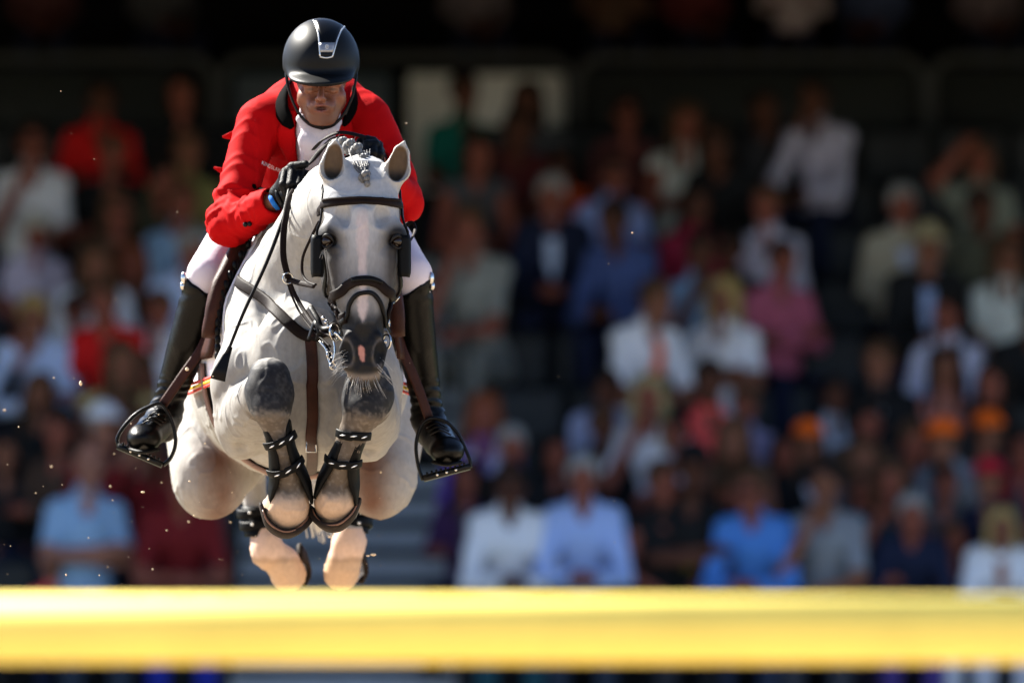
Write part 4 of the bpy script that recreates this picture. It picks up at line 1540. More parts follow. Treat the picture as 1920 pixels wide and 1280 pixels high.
B.obj('badge_emblem', M_piping, badge)
for pts in ([(536, 128, .06), (537, 150, .045), (545, 180, .035), (560, 212, .02), (580, 233, .0), (604, 241, -.012)],
            [(669, 130, .06), (667, 152, .045), (660, 182, .035), (646, 212, .02), (626, 234, .0), (604, 241, -.012)],
            [(536, 128, .14), (542, 165, .10), (548, 190, .04)], [(669, 130, .14), (664, 165, .10), (658, 190, .04)]):
    B = Build()
    path = spline([P(*p) for p in pts], 6)
    B.sweep(path, .0065, .003, [(p - P(603, 180, .08)) for p in path], 8)
    B.obj('chin_strap', M_blackl, HELMET)

# ================================================================== ground, pole, grandstand
M_sand = mat('arena_sand', (0.31, 0.24, 0.165), rough=0.95, vary=0.15, vscale=0.6, bump=0.5, bscale=14)
me = mesh_obj('ground', [(-300, -120, 0), (300, -120, 0), (300, 400, 0), (-300, 400, 0)], [(0, 1, 2, 3)], M_sand, None, False)
me['kind'] = 'structure'
me = mesh_obj('added_dark_strip', [(-120, 5, .004), (120, 5, .004), (120, 24.05, .004), (-120, 24.05, .004)], [(0, 1, 2, 3)],  # unseen dark strip, added to cut the light bounced up at the crowd
              mat('dark_strip_green', (0.035, 0.058, 0.018), rough=.95, vary=.3, vscale=3, bump=.6, bscale=40), None, False)
me['kind'] = 'structure'

M_yel = mat('yellow_paint', (0.92, 0.72, 0.16), rough=0.6, spec=0.12, vary=0.06, vscale=5)
M_wing = mat('white_wing', (0.78, 0.77, 0.74), rough=0.5)
pc = P(960, 1179, -11.0)
POLE = tag(empty('jump_pole', pc), 'long yellow show jumping pole across the bottom, in front of the horse', 'jump pole')
B = Build()
B.tube([Vector((-1.75, pc.y, pc.z)), Vector((1.75, pc.y, pc.z))], .0615, 40)
B.obj('pole', M_yel, POLE)
for s in (-1, 1):
    B = Build()
    B.tube([Vector((s * 1.75, pc.y, pc.z)), Vector((s * 1.77, pc.y, pc.z))], .0615, 24)
    B.obj('end_cap', M_blackmetal, POLE)
for s, w in ((-1, 'end of the yellow pole under the sunny flank'), (1, 'end of the yellow pole under the shaded crowd')):
    T = tag(empty('jump_wing', (s * 2.0, -11.0, 0)), 'white slatted jump wing holding the ' + w, 'jump wing')
    for x in (1.72, 2.4):
        B = Build()
        B.box((s * x, -10.88, .9), .07, .07, 1.8)
        B.obj('post', M_wing, T)
        B = Build()
        B.box((s * x, -10.88, .03), .08, .7, .06)
        B.obj('foot', M_wing, T)
    for k in range(5):
        B = Build()
        B.box((s * 2.06, -10.88, .35 + .3 * k), .61, .03, .10)
        B.obj('slat', M_wing, T)
    B = Build()
    rows = [[Vector((s * 1.72 + dx, -11.0 + .09 * math.sin(a), pc.z - .002 - .076 * math.cos(a))) for dx in (-.03, .03)] for a in [rad(x) for x in range(-70, 71, 20)]]
    B.sheet(rows, .008, (0, 0, -1))
    B.box((s * 1.72, -8.42, pc.z - .10), .06, .08, .05)
    B.obj('pole_cup', M_blackmetal, T)

NROW = 9
RY = lambda k: 25.0 + .8 * k
RZ = lambda k: 1.37 + .34 * k
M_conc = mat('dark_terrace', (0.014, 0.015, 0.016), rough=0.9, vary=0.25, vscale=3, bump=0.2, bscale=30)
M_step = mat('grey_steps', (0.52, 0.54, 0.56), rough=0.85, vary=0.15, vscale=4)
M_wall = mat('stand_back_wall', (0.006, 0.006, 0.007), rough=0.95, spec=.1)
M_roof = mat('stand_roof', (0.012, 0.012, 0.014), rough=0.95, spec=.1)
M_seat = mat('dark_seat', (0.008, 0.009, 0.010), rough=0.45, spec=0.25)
M_rail = mat('galvanised_rail', (0.055, 0.058, 0.058), rough=0.7, spec=.2, metal=0.0)
STAND = tag(empty('grandstand', (0, 25, 0)), 'dark roofed grandstand with rows of seats behind the horse', 'grandstand')
AX0, AX1 = -1.52, -0.30
for k in range(NROW + 4):
    y0 = RY(k) - .45
    for xa, xb in ((-26, AX0), (AX1, 26)) if k < NROW else ((-26, 26),):
        B = Build()
        zt = RZ(k) if k < NROW else RZ(NROW) + .12 + .34 * max(k - NROW - 1, 0)
        B.box(((xa + xb) / 2, y0 + .40, zt - .35), xb - xa, .796, .70)
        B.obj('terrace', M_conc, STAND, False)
for k in range(NROW * 2):
    B = Build()
    B.box(((AX0 + AX1) / 2, RY(0) - .45 + .4 * k + .2, RZ(0) + .17 * k - .10 - .4), AX1 - AX0 - .006, .398, .8)
    B.obj('step', M_step, STAND, False)
    B = Build()
    B.box(((AX0 + AX1) / 2, RY(0) - .45 + .4 * k - .006, RZ(0) + .17 * k - .11), AX1 - AX0 - .03, .012, .05)
    B.obj('step_edge', M_rail, STAND, False)
B = Build()
B.box((0, 24.1, .70), 52, .1, 1.40)
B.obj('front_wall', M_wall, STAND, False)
B = Build()
B.box((0, 24.1, 1.42), 52, .14, .05)
B.obj('wall_cap', M_conc, STAND, False)
B = Build()
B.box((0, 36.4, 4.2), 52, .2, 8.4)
B.obj('back_wall', M_wall, STAND, False)
for s in (-1, 1):
    B = Build()
    B.box((s * 26.1, 30.5, 3.7), .2, 12, 7.4)
    B.obj('side_wall', M_wall, STAND, False)
B = Build()
B.sheet([[Vector((x, y, z)) for x in (-26.5, 0, 26.5)] for y, z in ((23.6, 5.34), (28, 5.95), (36.5, 7.1))], .2, (0, 0, 1))
B.obj('roof', M_roof, STAND, False)
B = Build()
B.box((0, 23.54, 5.48), 53, .1, .36)
B.obj('roof_fascia', M_roof, STAND, False)
for x in (-20, -12, -4.5, 4.5, 12, 20):
    B = Build()
    B.sweep([Vector((x, 23.7, 5.24)), Vector((x, 28, 5.82)), Vector((x, 36.2, 6.95))], .08, .12, [(0, 0, 1)] * 3, 8, power=6)
    B.obj('roof_beam', M_roof, STAND, False)
for x, y in ((AX1 + .05, 0), (AX0 - .05, 0)):
    T = tag(empty('handrail', (x, 25, RZ(0))), 'grey tubular handrail beside the stand steps, ' + ('next to the man in beige' if x > -1 else 'hidden behind the horse'), 'handrail')
    B = Build()
    B.tube([Vector((x, RY(k), RZ(k) + .92)) for k in (0, 3, 6)], .024, 8)
    B.obj('rail', M_rail, T)
    for k in (0, 2, 4, 6):
        B = Build()
        B.tube([Vector((x, RY(k), RZ(k))), Vector((x, RY(k), RZ(k) + .92))], .022, 8)
        B.obj('post', M_rail, T)

# tip-up seats
seat_free = []
S0 = empty('stadium_seat', (0, 0, 0))
tag(S0, 'plain dark plastic seat fixed in the grandstand rows', 'seat', 'dark seats in the grandstand rows')
rows = [[Vector((-.21 + .42 * i / 6, .20 + .05 * math.cos((i / 6 - .5) * 2) + .05 * (z - .5), z)) for i in range(7)] for z in (.46, .56, .68, .80, .86)]
B = Build()
B.sheet(rows, .02, (0, 1, 0))
sb = B.obj('seat_back', M_seat)
rows = [[Vector((-.21 + .42 * i / 6, y, .44 - .02 * math.cos((i / 6 - .5) * 2) - .03 * (y + .2))) for i in range(7)] for y in (-.20, -.1, 0, .1, .18)]
B = Build()
B.sheet(rows, .02, (0, 0, -1))
B.box((0, 0, .21), .05, .2, .42)
sp = B.obj('seat_pan', M_seat)
for o in (sb, sp):
    o.parent = S0
first = True
for k in range(NROW):
    for i in range(-9, 10):
        x = .46 * i + .1 * (k % 2)
        if AX0 - .18 < x < AX1 + .18 or abs(x) > 1.62 * (55 + .8 * k) / 30 + .4:
            continue
        if first:
            r = S0
            first = False
        else:
            r = S0.copy()
            COL.objects.link(r)
            for ch in (sb, sp):
                c = ch.copy()
                COL.objects.link(c)
                c.parent = r
        r.location = (x, RY(k) + .10, RZ(k))

# crowd barriers on the walkway at the top of the lower tier
M_panel = mat('white_board', (0.84, 0.83, 0.76), rough=0.7)
M_panel2 = mat('blue_grey_board', (0.10, 0.13, 0.15), rough=0.7)
M_panel3 = mat('green_grey_board', (0.022, 0.026, 0.024), rough=0.7)
bw = 665 / 307.0
zb = P(0, 108, 32.6).z
for i, (px, m, lab) in enumerate(((77, M_panel3, 'grey metal crowd barrier with rounded corners, at the left end above the seats'),
                                  (742, M_panel, 'grey metal crowd barrier with a bright white board, behind the rider'),
                                  (1407, M_panel3, 'grey metal crowd barrier right of the one with the white board'),
                                  (2072, M_panel3, 'grey metal crowd barrier at the far right edge'))):
    c = P(px, 108, 32.6)
    T = tag(empty('crowd_barrier', (c.x, 32.6, zb - 1.1)), lab, 'barrier', 'crowd barriers along the walkway')
    B = Build()
    pts = []
    w, r = bw / 2 - .02, .16
    for cx, cz, a0 in ((w - r, zb - r, 0), (-w + r, zb - r, 90), (-w + r, zb - 1.0 + r, 180), (w - r, zb - 1.0 + r, 270)):
        for a in range(a0, a0 + 91, 15):
            pts.append(Vector((c.x + cx + r * math.cos(rad(a)), 32.6, cz + r * math.sin(rad(a)))))
    B.tube(pts, .032, 8, True)
    B.obj('frame', M_rail, T)
    B = Build()
    for s in (-.6, .6):
        B.tube([Vector((c.x + s, 32.6, zb - 1.0)), Vector((c.x + s, 32.6, RZ(NROW) + .1))], .025, 8)
    B.obj('leg', M_rail, T)
    B = Build()
    if px == 742:
        B.box((P(915, 0, 32.6).x, 32.64, zb - .50), .98, .012, .80)
        B.obj('board', m, T)
        B = Build()
        B.box((P(585, 0, 32.6).x, 32.64, zb - .50), .96, .012, .80)
        B.obj('board', M_panel2, T)
    else:
        B.box((c.x, 32.64, zb - .50), bw - .12, .012, .86)
        B.obj('board', m, T)

# ================================================================== spectators
SK = [mat('skin_%s' % n, c, rough=.6, spec=.2, attr=True, attr_mul=True) for n, c in (('fair', (.34, .145, .10)), ('tan', (.22, .085, .05)), ('ruddy', (.24, .07, .045)), ('brown', (.10, .035, .02)))]
_mats = {}


def cloth(c, rough=.8):
    if c not in _mats:
        _mats[c] = mat('cloth', c, rough=rough, spec=.12, bump=.2, bscale=40, vary=.08, vscale=6)
    return _mats[c]


WHITE, CREAM, PALE, LBLUE, MBLUE, BLUE = (.74, .73, .78), (.62, .58, .46), (.46, .54, .76), (.26, .40, .60), (.07, .20, .52), (.02, .03, .30)
NAVY, BLACK, GREY, DGREY, BEIGE, RED = (.012, .016, .040), (.011, .011, .012), (.24, .25, .28), (.06, .062, .068), (.40, .35, .26), (.58, .012, .012)
CORAL, PINK, SALMON, ORANGE, GREEN, PURPLE, DRED = (.85, .10, .09), (.42, .10, .16), (.44, .16, .13), (.85, .13, .012), (.006, .11, .085), (.13, .06, .32), (.16, .012, .014)
KHAKI, MAUVE, DBLUE, BROWNC, CRIMSON, YELLOWC = (.22, .20, .07), (.50, .44, .58), (.06, .09, .24), (.10, .06, .04), (.42, .012, .03), (.55, .42, .18)
HBLOND, HBROWN, HDARK, HGREY, HWHITE, HAUBURN = (.36, .24, .09), (.07, .035, .018), (.014, .010, .008), (.26, .25, .24), (.60, .57, .50), (.16, .045, .018)

POSES = {
    'lap': dict(ch=(0, .02, .95), hd=(0, -.03, 1.27), el=((-.215, -.03, .78), (.215, -.03, .78)), ha=((-.08, -.27, .64), (.08, -.27, .64))),
    'lean': dict(ch=(0, -.20, .90), hd=(0, -.34, 1.17), el=((-.215, -.32, .68), (.215, -.32, .68)), ha=((-.03, -.54, .68), (.05, -.54, .67))),
    'cross': dict(ch=(0, .0, .95), hd=(.01, -.06, 1.26), el=((-.22, -.08, .80), (.22, -.08, .78)), ha=((.12, -.20, .84), (-.12, -.22, .80))),
    'chin': dict(ch=(.02, -.10, .92), hd=(.02, -.20, 1.22), el=((-.20, -.30, .72), (.21, -.28, .70)), ha=((-.02, -.33, 1.06), (.05, -.44, .66))),
    'shade': dict(ch=(0, 0, .95), hd=(0, -.04, 1.27), el=((-.27, -.14, 1.14), (.22, -.06, .80)), ha=((-.10, -.19, 1.33), (.10, -.26, .66))),
    'stand': dict(ch=(0, 0, 1.33), hd=(0, -.05, 1.66), el=((-.27, .0, 1.10), (.27, .0, 1.10)), ha=((-.22, -.14, .90), (.16, -.20, .96))),
}
_pm = {}


def pose_field(pose, grow, what, fine=False):
    q = POSES[pose]
    ch, hd = Vector(q['ch']), Vector(q['hd'])
    st = pose == 'stand'
    hip = Vector((0, .04, .92 if st else .50))
    zt = hd.z + .16
    zs = grid_axis((-.02, hd.z - .16, .015), (hd.z - .16, zt, .008)) if what == 'body' else grid_axis((-.02, hd.z + .02, .014))
    F = Field(grid_axis((-.40, .40, .0125)), grid_axis((min(hd.y, -.50) - .17, .24, .0125)), zs)
    g = grow
    if what in ('body', 'top', 'bare'):
        F.chain([hip, hip.lerp(ch, .5), ch], [.118 + g, .112 + g, .118 + g], k=.02, sq=(1.15, .98, 1))
        sl = []
        for s in (0, 1):
            sh = ch + Vector(((-1, 1)[s] * .150, .0, .080))
            el, ha = Vector(q['el'][s]), Vector(q['ha'][s])
            sl.append((sh, el, ha))
            F.chain([ch + Vector((0, .01, .10)), sh], [.066 + g, .054 + g], k=.03)
            if what != 'bare':
                F.chain([sh, el], [.050 + g, .041 + g], k=.025)
        F.chain([ch + Vector((0, .01, .10)), (ch + Vector((0, 0, .10))).lerp(hd, .5)], [.075, .058 if what == 'body' else .064], k=.02)
    return F, q, ch, hd, hip, st


def spectator_mesh(pose, kind):
    """kind: body | long | short | sleeveless | open (jacket with a V) | trousers | shorts | shoes"""
    key = (pose, kind)
    if key in _pm:
        return _pm[key]
    cols = None
    if kind == 'body':
        F, q, ch, hd, hip, st = pose_field(pose, 0, 'body')
        for s in (0, 1):
            el, ha = Vector(q['el'][s]), Vector(q['ha'][s])
            F.chain([el, ha], [.044, .030], k=.015)
            d = (ha - el).normalized()
            F.chain([ha, ha + d * .06], [.034, .032], k=.015, sq=(1, 1, 1))
            sd = d.cross(Vector((0, 0, 1))).normalized()
            for j in range(4):
                b = ha + d * .05 + sd * (.030 - .020 * j)
                F.chain([b, b + d * (.065, .075, .072, .058)[j] + Vector((0, 0, -.02))], [.0115, .010], k=.004)
            F.chain([ha + sd * .03, ha + sd * .055 + d * .05], [.013, .011], k=.006)
        # head
        F.ell(hd + Vector((0, .018, .025)), (.076, .098, .100), k=.02)
        F.chain([hd + Vector((0, -.015, -.02)), hd + Vector((0, -.035, -.075))], [.066, .045], k=.02)
        F.ell(hd + Vector((0, -.050, -.100)), (.028, .024, .020), k=.02)
        F.chain([hd + Vector((0, -.080, .012)), hd + Vector((0, -.108, -.028))], [.011, .015], k=.012)
        for s in (-1, 1):
            F.ell(hd + Vector((s * .031, -.086, .006)), (.018, .014, .011), k=.01, sub=True)
            F.ell(hd + Vector((s * .031, -.070, .006)), (.013, .012, .011), k=.004)
            F.chain([hd + Vector((s * .012, -.088, .030)), hd + Vector((s * .05, -.068, .027))], [.009, .008], k=.012)
            F.ell(hd + Vector((s * .078, .010, -.005)), (.010, .020, .030), k=.008)
        F.chain([hd + Vector((-.022, -.082, -.060)), hd + Vector((0, -.090, -.060)), hd + Vector((.022, -.082, -.060))], [.006, .009, .006], k=.008)
        for s in (-1, 1):
            kn = Vector((s * .13, -.42 if not st else .0, .52 if not st else .48))
            an = Vector((s * .125, -.40 if not st else .02, .09))
            F.chain([hip + Vector((s * .10, 0, 0)), kn, an], [.085, .056, .038], k=.02)
            F.chain([an, an + Vector((s * .02, -.15, -.05))], [.038, .032], k=.015)
        v, f = F.mesh(1)
        cols = np.ones((len(v), 3))
        p = v - np.array(hd)

        def mx(w, c):
            nonlocal cols
            cols = cols * (1 - w[:, None]) + np.array(c) * w[:, None]
        mx(np.exp(-((p[:, 0] / .024) ** 2 + ((p[:, 2] + .060) / .008) ** 2)) * (p[:, 1] < -.06) * .8, (.75, .35, .35))
        for s in (-1, 1):
            mx(np.exp(-(((p[:, 0] - s * .031) / .012) ** 2 + ((p[:, 2] - .006) / .008) ** 2)) * (p[:, 1] < -.05) * .95, (.05, .05, .06))
            mx(np.exp(-(((p[:, 0] - s * .032) / .02) ** 2 + ((p[:, 2] - .034) / .006) ** 2)) * (p[:, 1] < -.05) * .7, (.2, .15, .12))
    elif kind in ('long', 'short', 'sleeveless', 'open'):
        F, q, ch, hd, hip, st = pose_field(pose, .010 + (.010 if kind == 'open' else 0), 'bare' if kind == 'sleeveless' else 'top')
        if kind in ('long', 'open'):
            for s in (0, 1):
                el, ha = Vector(q['el'][s]), Vector(q['ha'][s])
                F.chain([el, el.lerp(ha, .86)], [.053 if kind == 'long' else .058, .042 if kind == 'long' else .046], k=.02)
        elif kind == 'short':
            for s in (0, 1):
                el = Vector(q['el'][s])
                sh = ch + Vector(((-1, 1)[s] * .150, 0, .080))
                d = (el - sh).normalized()
                F.ell(el, (.075, .075, .075), k=.01, sub=True)
        F.chain([(ch + Vector((0, 0, .10))).lerp(hd, .35), hd], [.050, .058], k=.006, sub=True)
        if kind == 'open':
            F.chain([ch + Vector((0, -.15, .14)), ch + Vector((0, -.17, 0)), hip.lerp(ch, .4) + Vector((0, -.17, 0))], [.075, .055, .012], k=.006, sub=True)
        else:
            F.ell(ch + Vector((0, -.115, .125)), (.045, .06, .07), k=.008, sub=True)
        v, f = F.mesh(1)
        v = v + vnormals(v, f) * (noise3(v, 13, 91) * .010)[:, None]
    elif kind in ('trousers', 'shorts'):
        q = POSES[pose]
        st = pose == 'stand'
        hip = Vector((0, .04, .92 if st else .50))
        F = Field(grid_axis((-.32, .32, .0135)), grid_axis((-.52, .24, .0135)), grid_axis((.02, hip.z + .18, .0135)))
        F.chain([hip, hip + Vector((0, 0, .08))], [.142, .138], k=.02, sq=(1.2, .95, 1))
        for s in (-1, 1):
            kn = Vector((s * .13, -.42 if not st else .0, .52 if not st else .48))
            an = Vector((s * .125, -.40 if not st else .02, .09))
            if kind == 'shorts':
                F.chain([hip + Vector((s * .10, 0, 0)), (hip + Vector((s * .10, 0, 0))).lerp(kn, .85)], [.102, .082], k=.02)
            else:
                F.chain([hip + Vector((s * .10, 0, 0)), kn, an], [.102, .074, .058], k=.02)
        v, f = F.mesh(1)
        v = v + vnormals(v, f) * (noise3(v, 15, 92) * .008)[:, None]
    else:
        st = pose == 'stand'
        F = Field(grid_axis((-.28, .28, .013)), grid_axis((-.64, .14, .013)), grid_axis((-.02, .16, .013)))
        for s in ((-1,) if kind == 'shoe_left' else (1,)):
            an = Vector((s * .125, -.40 if not st else .02, .055))
            F.chain([an + Vector((0, .03, 0)), an + Vector((s * .02, -.17, -.010))], [.050, .042], k=.02)
        v, f = F.mesh(1)
    o = mesh_obj(kind, v, f, SK[0] if kind == 'body' else cloth(WHITE), None, cols=cols)
    _pm[key] = o.data
    bpy.data.objects.remove(o)
    return _pm[key]


def head_mesh(style):
    key = ('head', style)
    if key in _pm:
        return _pm[key]
    F = Field(grid_axis((-.20, .20, .0095)), grid_axis((-.24, .20, .0095)), grid_axis((-.36, .19, .0095)))
    Z = Vector((0, 0, 0))
    if style in ('short', 'long', 'bun', 'bob'):
        F.ell((Vector((0, .026, .036))), (.087, .105, .100), k=.01)
        if style == 'bun':
            F.ell(Vector((0, .10, .10)), (.04, .04, .04), k=.02)
        if style in ('long', 'bob'):
            zl = -.28 if style == 'long' else -.12
            for s in (-1, 1):
                F.chain([Vector((s * .055, .02, .07)), Vector((s * .083, .0, -.04)), Vector((s * .088, -.01 if style == 'long' else .01, zl))], [.030, .030, .022], k=.03)
            F.chain([Vector((0, .08, .03)), Vector((0, .10, zl))], [.07, .06], k=.03, sq=(1.3, .8, 1))
        F.ell(Vector((0, -.075, -.030)), (.068, .075, .085), k=.012, sub=True)
        if style == 'short':
            F.cut(Vector((0, .0, -.02)), (0, -.35, -1), k=.01)
    elif style == 'beard':
        F.chain([Vector((-.062, -.01, -.05)), Vector((0, -.075, -.10)), Vector((.062, -.01, -.05))], [.016, .026, .016], k=.02)
        F.ell(Vector((0, -.095, -.058)), (.022, .03, .008), k=.006, sub=True)
    elif style in ('cap', 'hat'):
        F.ell(Vector((0, .024, .050)), (.096, .112, .098), k=.01)
        F.cut(Vector((0, 0, .048)), (0, 0, -1), k=.004)
        if style == 'cap':
            F.ell(Vector((0, -.115, .050)), (.072, .085, .012), k=.012)
        else:
            F.ell(Vector((0, .02, .052)), (.165, .175, .011), k=.015)
    elif style == 'glasses':
        for s in (-1, 1):
            F.ell(Vector((s * .032, -.098, .006)), (.027, .012, .020), k=.002)
            F.chain([Vector((s * .058, -.09, .010)), Vector((s * .082, .01, .006))], [.006, .006], k=.004)
        F.chain([Vector((-.02, -.104, .010)), Vector((.02, -.104, .010))], [.006, .006], k=.004)
    v, f = F.mesh(1)
    if style in ('short', 'long', 'bun', 'bob', 'beard'):
        v = v + vnormals(v, f) * (noise3(v * np.array([1, 1, .4]), 45, 95) * .008)[:, None]
    o = mesh_obj({'cap': 'cap', 'hat': 'hat', 'glasses': 'sunglasses', 'beard': 'beard'}.get(style, 'hair'), v, f, cloth(WHITE), None)
    _pm[key] = o.data
    bpy.data.objects.remove(o)
    return _pm[key]


def extra_mesh(name, pose):
    key = ('x', name, pose)
    if key in _pm:
        return _pm[key]
    q = POSES[pose]
    ch, hip = Vector(q['ch']), Vector((0, .04, .92 if pose == 'stand' else .5))
    B = Build()
    fr = Vector((0, -.152, 0))
    if name == 'tie':
        B.sweep(spline([ch + fr + Vector((0, .02, .10)), ch + fr + Vector((0, -.012, 0)), hip.lerp(ch, .35) + fr + Vector((.01, -.02, 0))], 6), [.02] * 4 + [.03] * 4 + [.045] * 5, .008, [(0, -1, 0)] * 13, 8)
    elif name == 'scarf':
        B.sweep(spline([ch + Vector((-.10, .05, .16)), ch + Vector((-.075, -.12, .08)), ch + fr + Vector((-.05, -.02, -.10)), hip.lerp(ch, .3) + fr + Vector((-.04, -.03, 0))], 6), .035, .012, [(-.3, -1, 0)] * 19, 8)
        B.sweep(spline([ch + Vector((.10, .05, .16)), ch + Vector((.075, -.12, .08)), ch + fr + Vector((.05, -.02, -.10)), hip.lerp(ch, .4) + fr + Vector((.05, -.03, 0))], 6), .035, .012, [(.3, -1, 0)] * 19, 8)
    elif name == 'emblem':
        B.ball(ch + fr + Vector((0, -.005, -.16)), (.06, .012, .05), 16, 8)
    o = B.obj(name, cloth(WHITE))
    _pm[key] = o.data
    bpy.data.objects.remove(o)
    return _pm[key]


def child(parent, name, me, m, off=None):
    c = bpy.data.objects.new(name, me)
    COL.objects.link(c)
    c.parent = parent
    if off is not None:
        c.location = off
    c.material_slots[0].link = 'OBJECT'
    c.material_slots[0].material = m
    return c


def spectator(label, px, py, row, pose, top, tcol, hair, hcol, skin=0, bottom=NAVY, hat=None, hatcol=None, under=None, extra=None, xcol=None, yaw=None, glasses=False, beard=False, size=None):
    if row < 8.5:
        Y, z = RY(row), RZ(row)
    else:
        Y, z = (35.2, RZ(NROW) + .12 + .68)
    base = P(px, py, Y)
    u = vrng.random(3)
    if pose == 'lap' and size is None:          # people fidget
        pose = 'lap' if u[0] < .45 else ('cross' if u[0] < .62 else ('chin' if u[0] < .80 else 'lean'))
        if yaw is None:
            yaw = (u[1] - .5) * 56
    if u[2] < .22 and hat != 'cap' and top != 'open':
        glasses = True
    q = POSES[pose]
    hd = Vector(q['hd'])
    s = (base.z - z) / hd.z
    s = min(max(s, .86), 1.14) if size is None else size
    T = empty('person', (base.x - hd.x * s, Y - (.0 if pose != 'lean' else -.06), z))
    T.rotation_euler = (0, 0, rad(yaw if yaw is not None else rng.uniform(-14, 14)))
    T.scale = (min(s, 1.02), min(s, 1.02), s)
    tag(T, label, 'spectator', 'spectators seated in the grandstand')
    child(T, 'body', spectator_mesh(pose, 'body'), SK[skin])
    nm = {'long': 'shirt', 'short': 'shirt', 'sleeveless': 'top', 'open': 'jacket'}[top]
    if top == 'open':
        child(T, 'shirt', spectator_mesh(pose, 'long'), cloth(under or WHITE))
    child(T, nm, spectator_mesh(pose, top), cloth(tcol))
    child(T, 'trousers', spectator_mesh(pose, 'trousers'), cloth(bottom))
    for kd in ('shoe_left', 'shoe_right'):
        child(T, 'shoe', spectator_mesh(pose, kd), cloth(BLACK))
    if hair:
        child(T, 'hair', head_mesh(hair), cloth(hcol), hd)
    if hat:
        child(T, hat, head_mesh(hat), cloth(hatcol), hd)
    if glasses:
        child(T, 'sunglasses', head_mesh('glasses'), cloth(BLACK), hd)
    if beard:
        child(T, 'beard', head_mesh('beard'), cloth(hcol), hd)
    if extra:
        child(T, {'tie': 'tie', 'scarf': 'scarf', 'emblem': 'emblem'}[extra], extra_mesh(extra, pose), cloth(xcol))
    return T


S = spectator
vrng = np.random.default_rng(23)
# -- left of the horse
S('spectator in a plain white T-shirt high up at the left edge', 60, 272, 6, 'lap', 'short', WHITE, 'short', HDARK, 2, yaw=4)
S('spectator in a dark red top in the top row, left of the rider', 190, 190, 7, 'cross', 'long', RED, 'short', HDARK, 3)
S('dark-haired spectator in black in the top row, just left of the rider', 345, 178, 7, 'lap', 'long', BLACK, 'bob', HDARK, 2)
S('spectator in a black shirt right of the white T-shirt', 212, 290, 6, 'lap', 'long', BLACK, 'short', HBROWN, 2)
S('spectator in an olive green shirt beside the rider sleeve', 350, 285, 6, 'cross', 'long', KHAKI, 'short', HBROWN, 1)
S('white-haired spectator in a mauve and white top at the left edge', 68, 438, 5, 'lap', 'short', MAUVE, 'short', HWHITE, 2, hat='hat', hatcol=(.55, .52, .44))
S('brown-haired spectator in dark brown below the black shirt', 208, 400, 5, 'lap', 'long', BROWNC, 'bob', HBROWN, 2)
S('spectator in a pale blue shirt beside the red elbow', 342, 385, 5, 'lap', 'long', LBLUE, 'short', HBROWN, 2)
S('long-haired woman in a pale top, two seats left of the boot', 168, 500, 4, 'lean', 'short', WHITE, 'long', HBROWN, 1)
S('woman with long auburn hair in a brown top, left of the knee', 245, 490, 4, 'lap', 'sleeveless', BROWNC, 'long', HAUBURN, 2)
S('spectator in a pale blue and white shirt right behind the boot top', 318, 478, 4, 'lap', 'long', PALE, 'short', HGREY, 2)
S('blond spectator in a pale blue shirt in the third seat row, left edge', 66, 598, 3, 'lap', 'long', PALE, 'short', HBLOND, 1)
S('spectator in a bright red polo shirt left of the boot', 212, 572, 3, 'lean', 'short', RED, 'short', HBROWN, 2)
S('spectator in a white shirt between the blond and the red polo', 140, 590, 3.5, 'lap', 'long', WHITE, 'short', HDARK, 2)
S('spectator in white pressed against the boot leg', 300, 585, 3, 'cross', 'long', WHITE, 'short', HBROWN, 2)
S('woman in a beige top below the red polo', 212, 682, 2, 'lap', 'sleeveless', YELLOWC, 'long', HBROWN, 1)
S('woman with long brown hair in black under the pale blue shirt', 75, 735, 2, 'lap', 'long', BLACK, 'long', HBROWN, 1)
S('spectator in a white cap and a reddish top beside the stirrup', 192, 800, 1, 'lap', 'short', DRED, 'short', HGREY, 0, hat='cap', hatcol=WHITE)
S('spectator in dark red right of the white cap', 285, 815, 1, 'lap', 'long', DRED, 'long', HBROWN, 0)
S('bald spectator in a light blue shirt with folded arms, front row left', 165, 915, 0, 'cross', 'short', LBLUE, None, None, 0, bottom=(.03, .04, .06), yaw=10, size=1.06)
S('spectator in a red top and royal blue trousers, front row beside the horse thigh', 335, 905, 0, 'lap', 'short', DRED, 'short', HBROWN, 2, bottom=BLUE)
S('small blond child low in the front row at the left', 98, 1065, 0, 'lap', 'short', CORAL, 'short', HBLOND, 0, size=.62)
S('spectator in dark clothes at the far left edge above the child', 8, 880, 1, 'lap', 'long', BLACK, 'short', HDARK, 1)
# -- right of the rider
S('spectator in a bottle green shirt before the white board', 868, 175, 7, 'lap', 'short', GREEN, 'short', HDARK, 3)
S('dark-haired woman in grey before the white board', 1000, 195, 7, 'lap', 'long', DGREY, 'bob', HDARK, 3)
S('spectator in a burnt orange top at the right end of the white board', 1052, 252, 6.6, 'lap', 'short', (.5, .06, .01), 'short', HDARK, 3, size=.8)
S('woman in a dark sleeveless top with bare arms behind the right ear', 880, 295, 6, 'lean', 'sleeveless', DGREY, 'bob', HDARK, 2)
S('man in a navy suit and white shirt, head flushed', 1040, 375, 5, 'lap', 'open', NAVY, 'short', HGREY, 2, under=PALE, extra=None)
S('man in a light blue shirt right of the navy suit', 1150, 330, 5.6, 'lap', 'long', (.28, .34, .62), 'short', HDARK, 2)
S('man in a dark blue shirt in front of the light blue shirt', 1186, 420, 4.6, 'lap', 'long', DBLUE, 'short', HDARK, 3)
S('woman in a white top with loose brown hair, upper middle', 1285, 235, 6.4, 'cross', 'sleeveless', (.55, .56, .52), 'long', HBROWN, 2)
S('man in grey beige shirt and trousers beside the steps', 905, 430, 4.2, 'lap', 'short', (.26, .26, .24), 'short', HBROWN, 2, bottom=(.24, .24, .22))
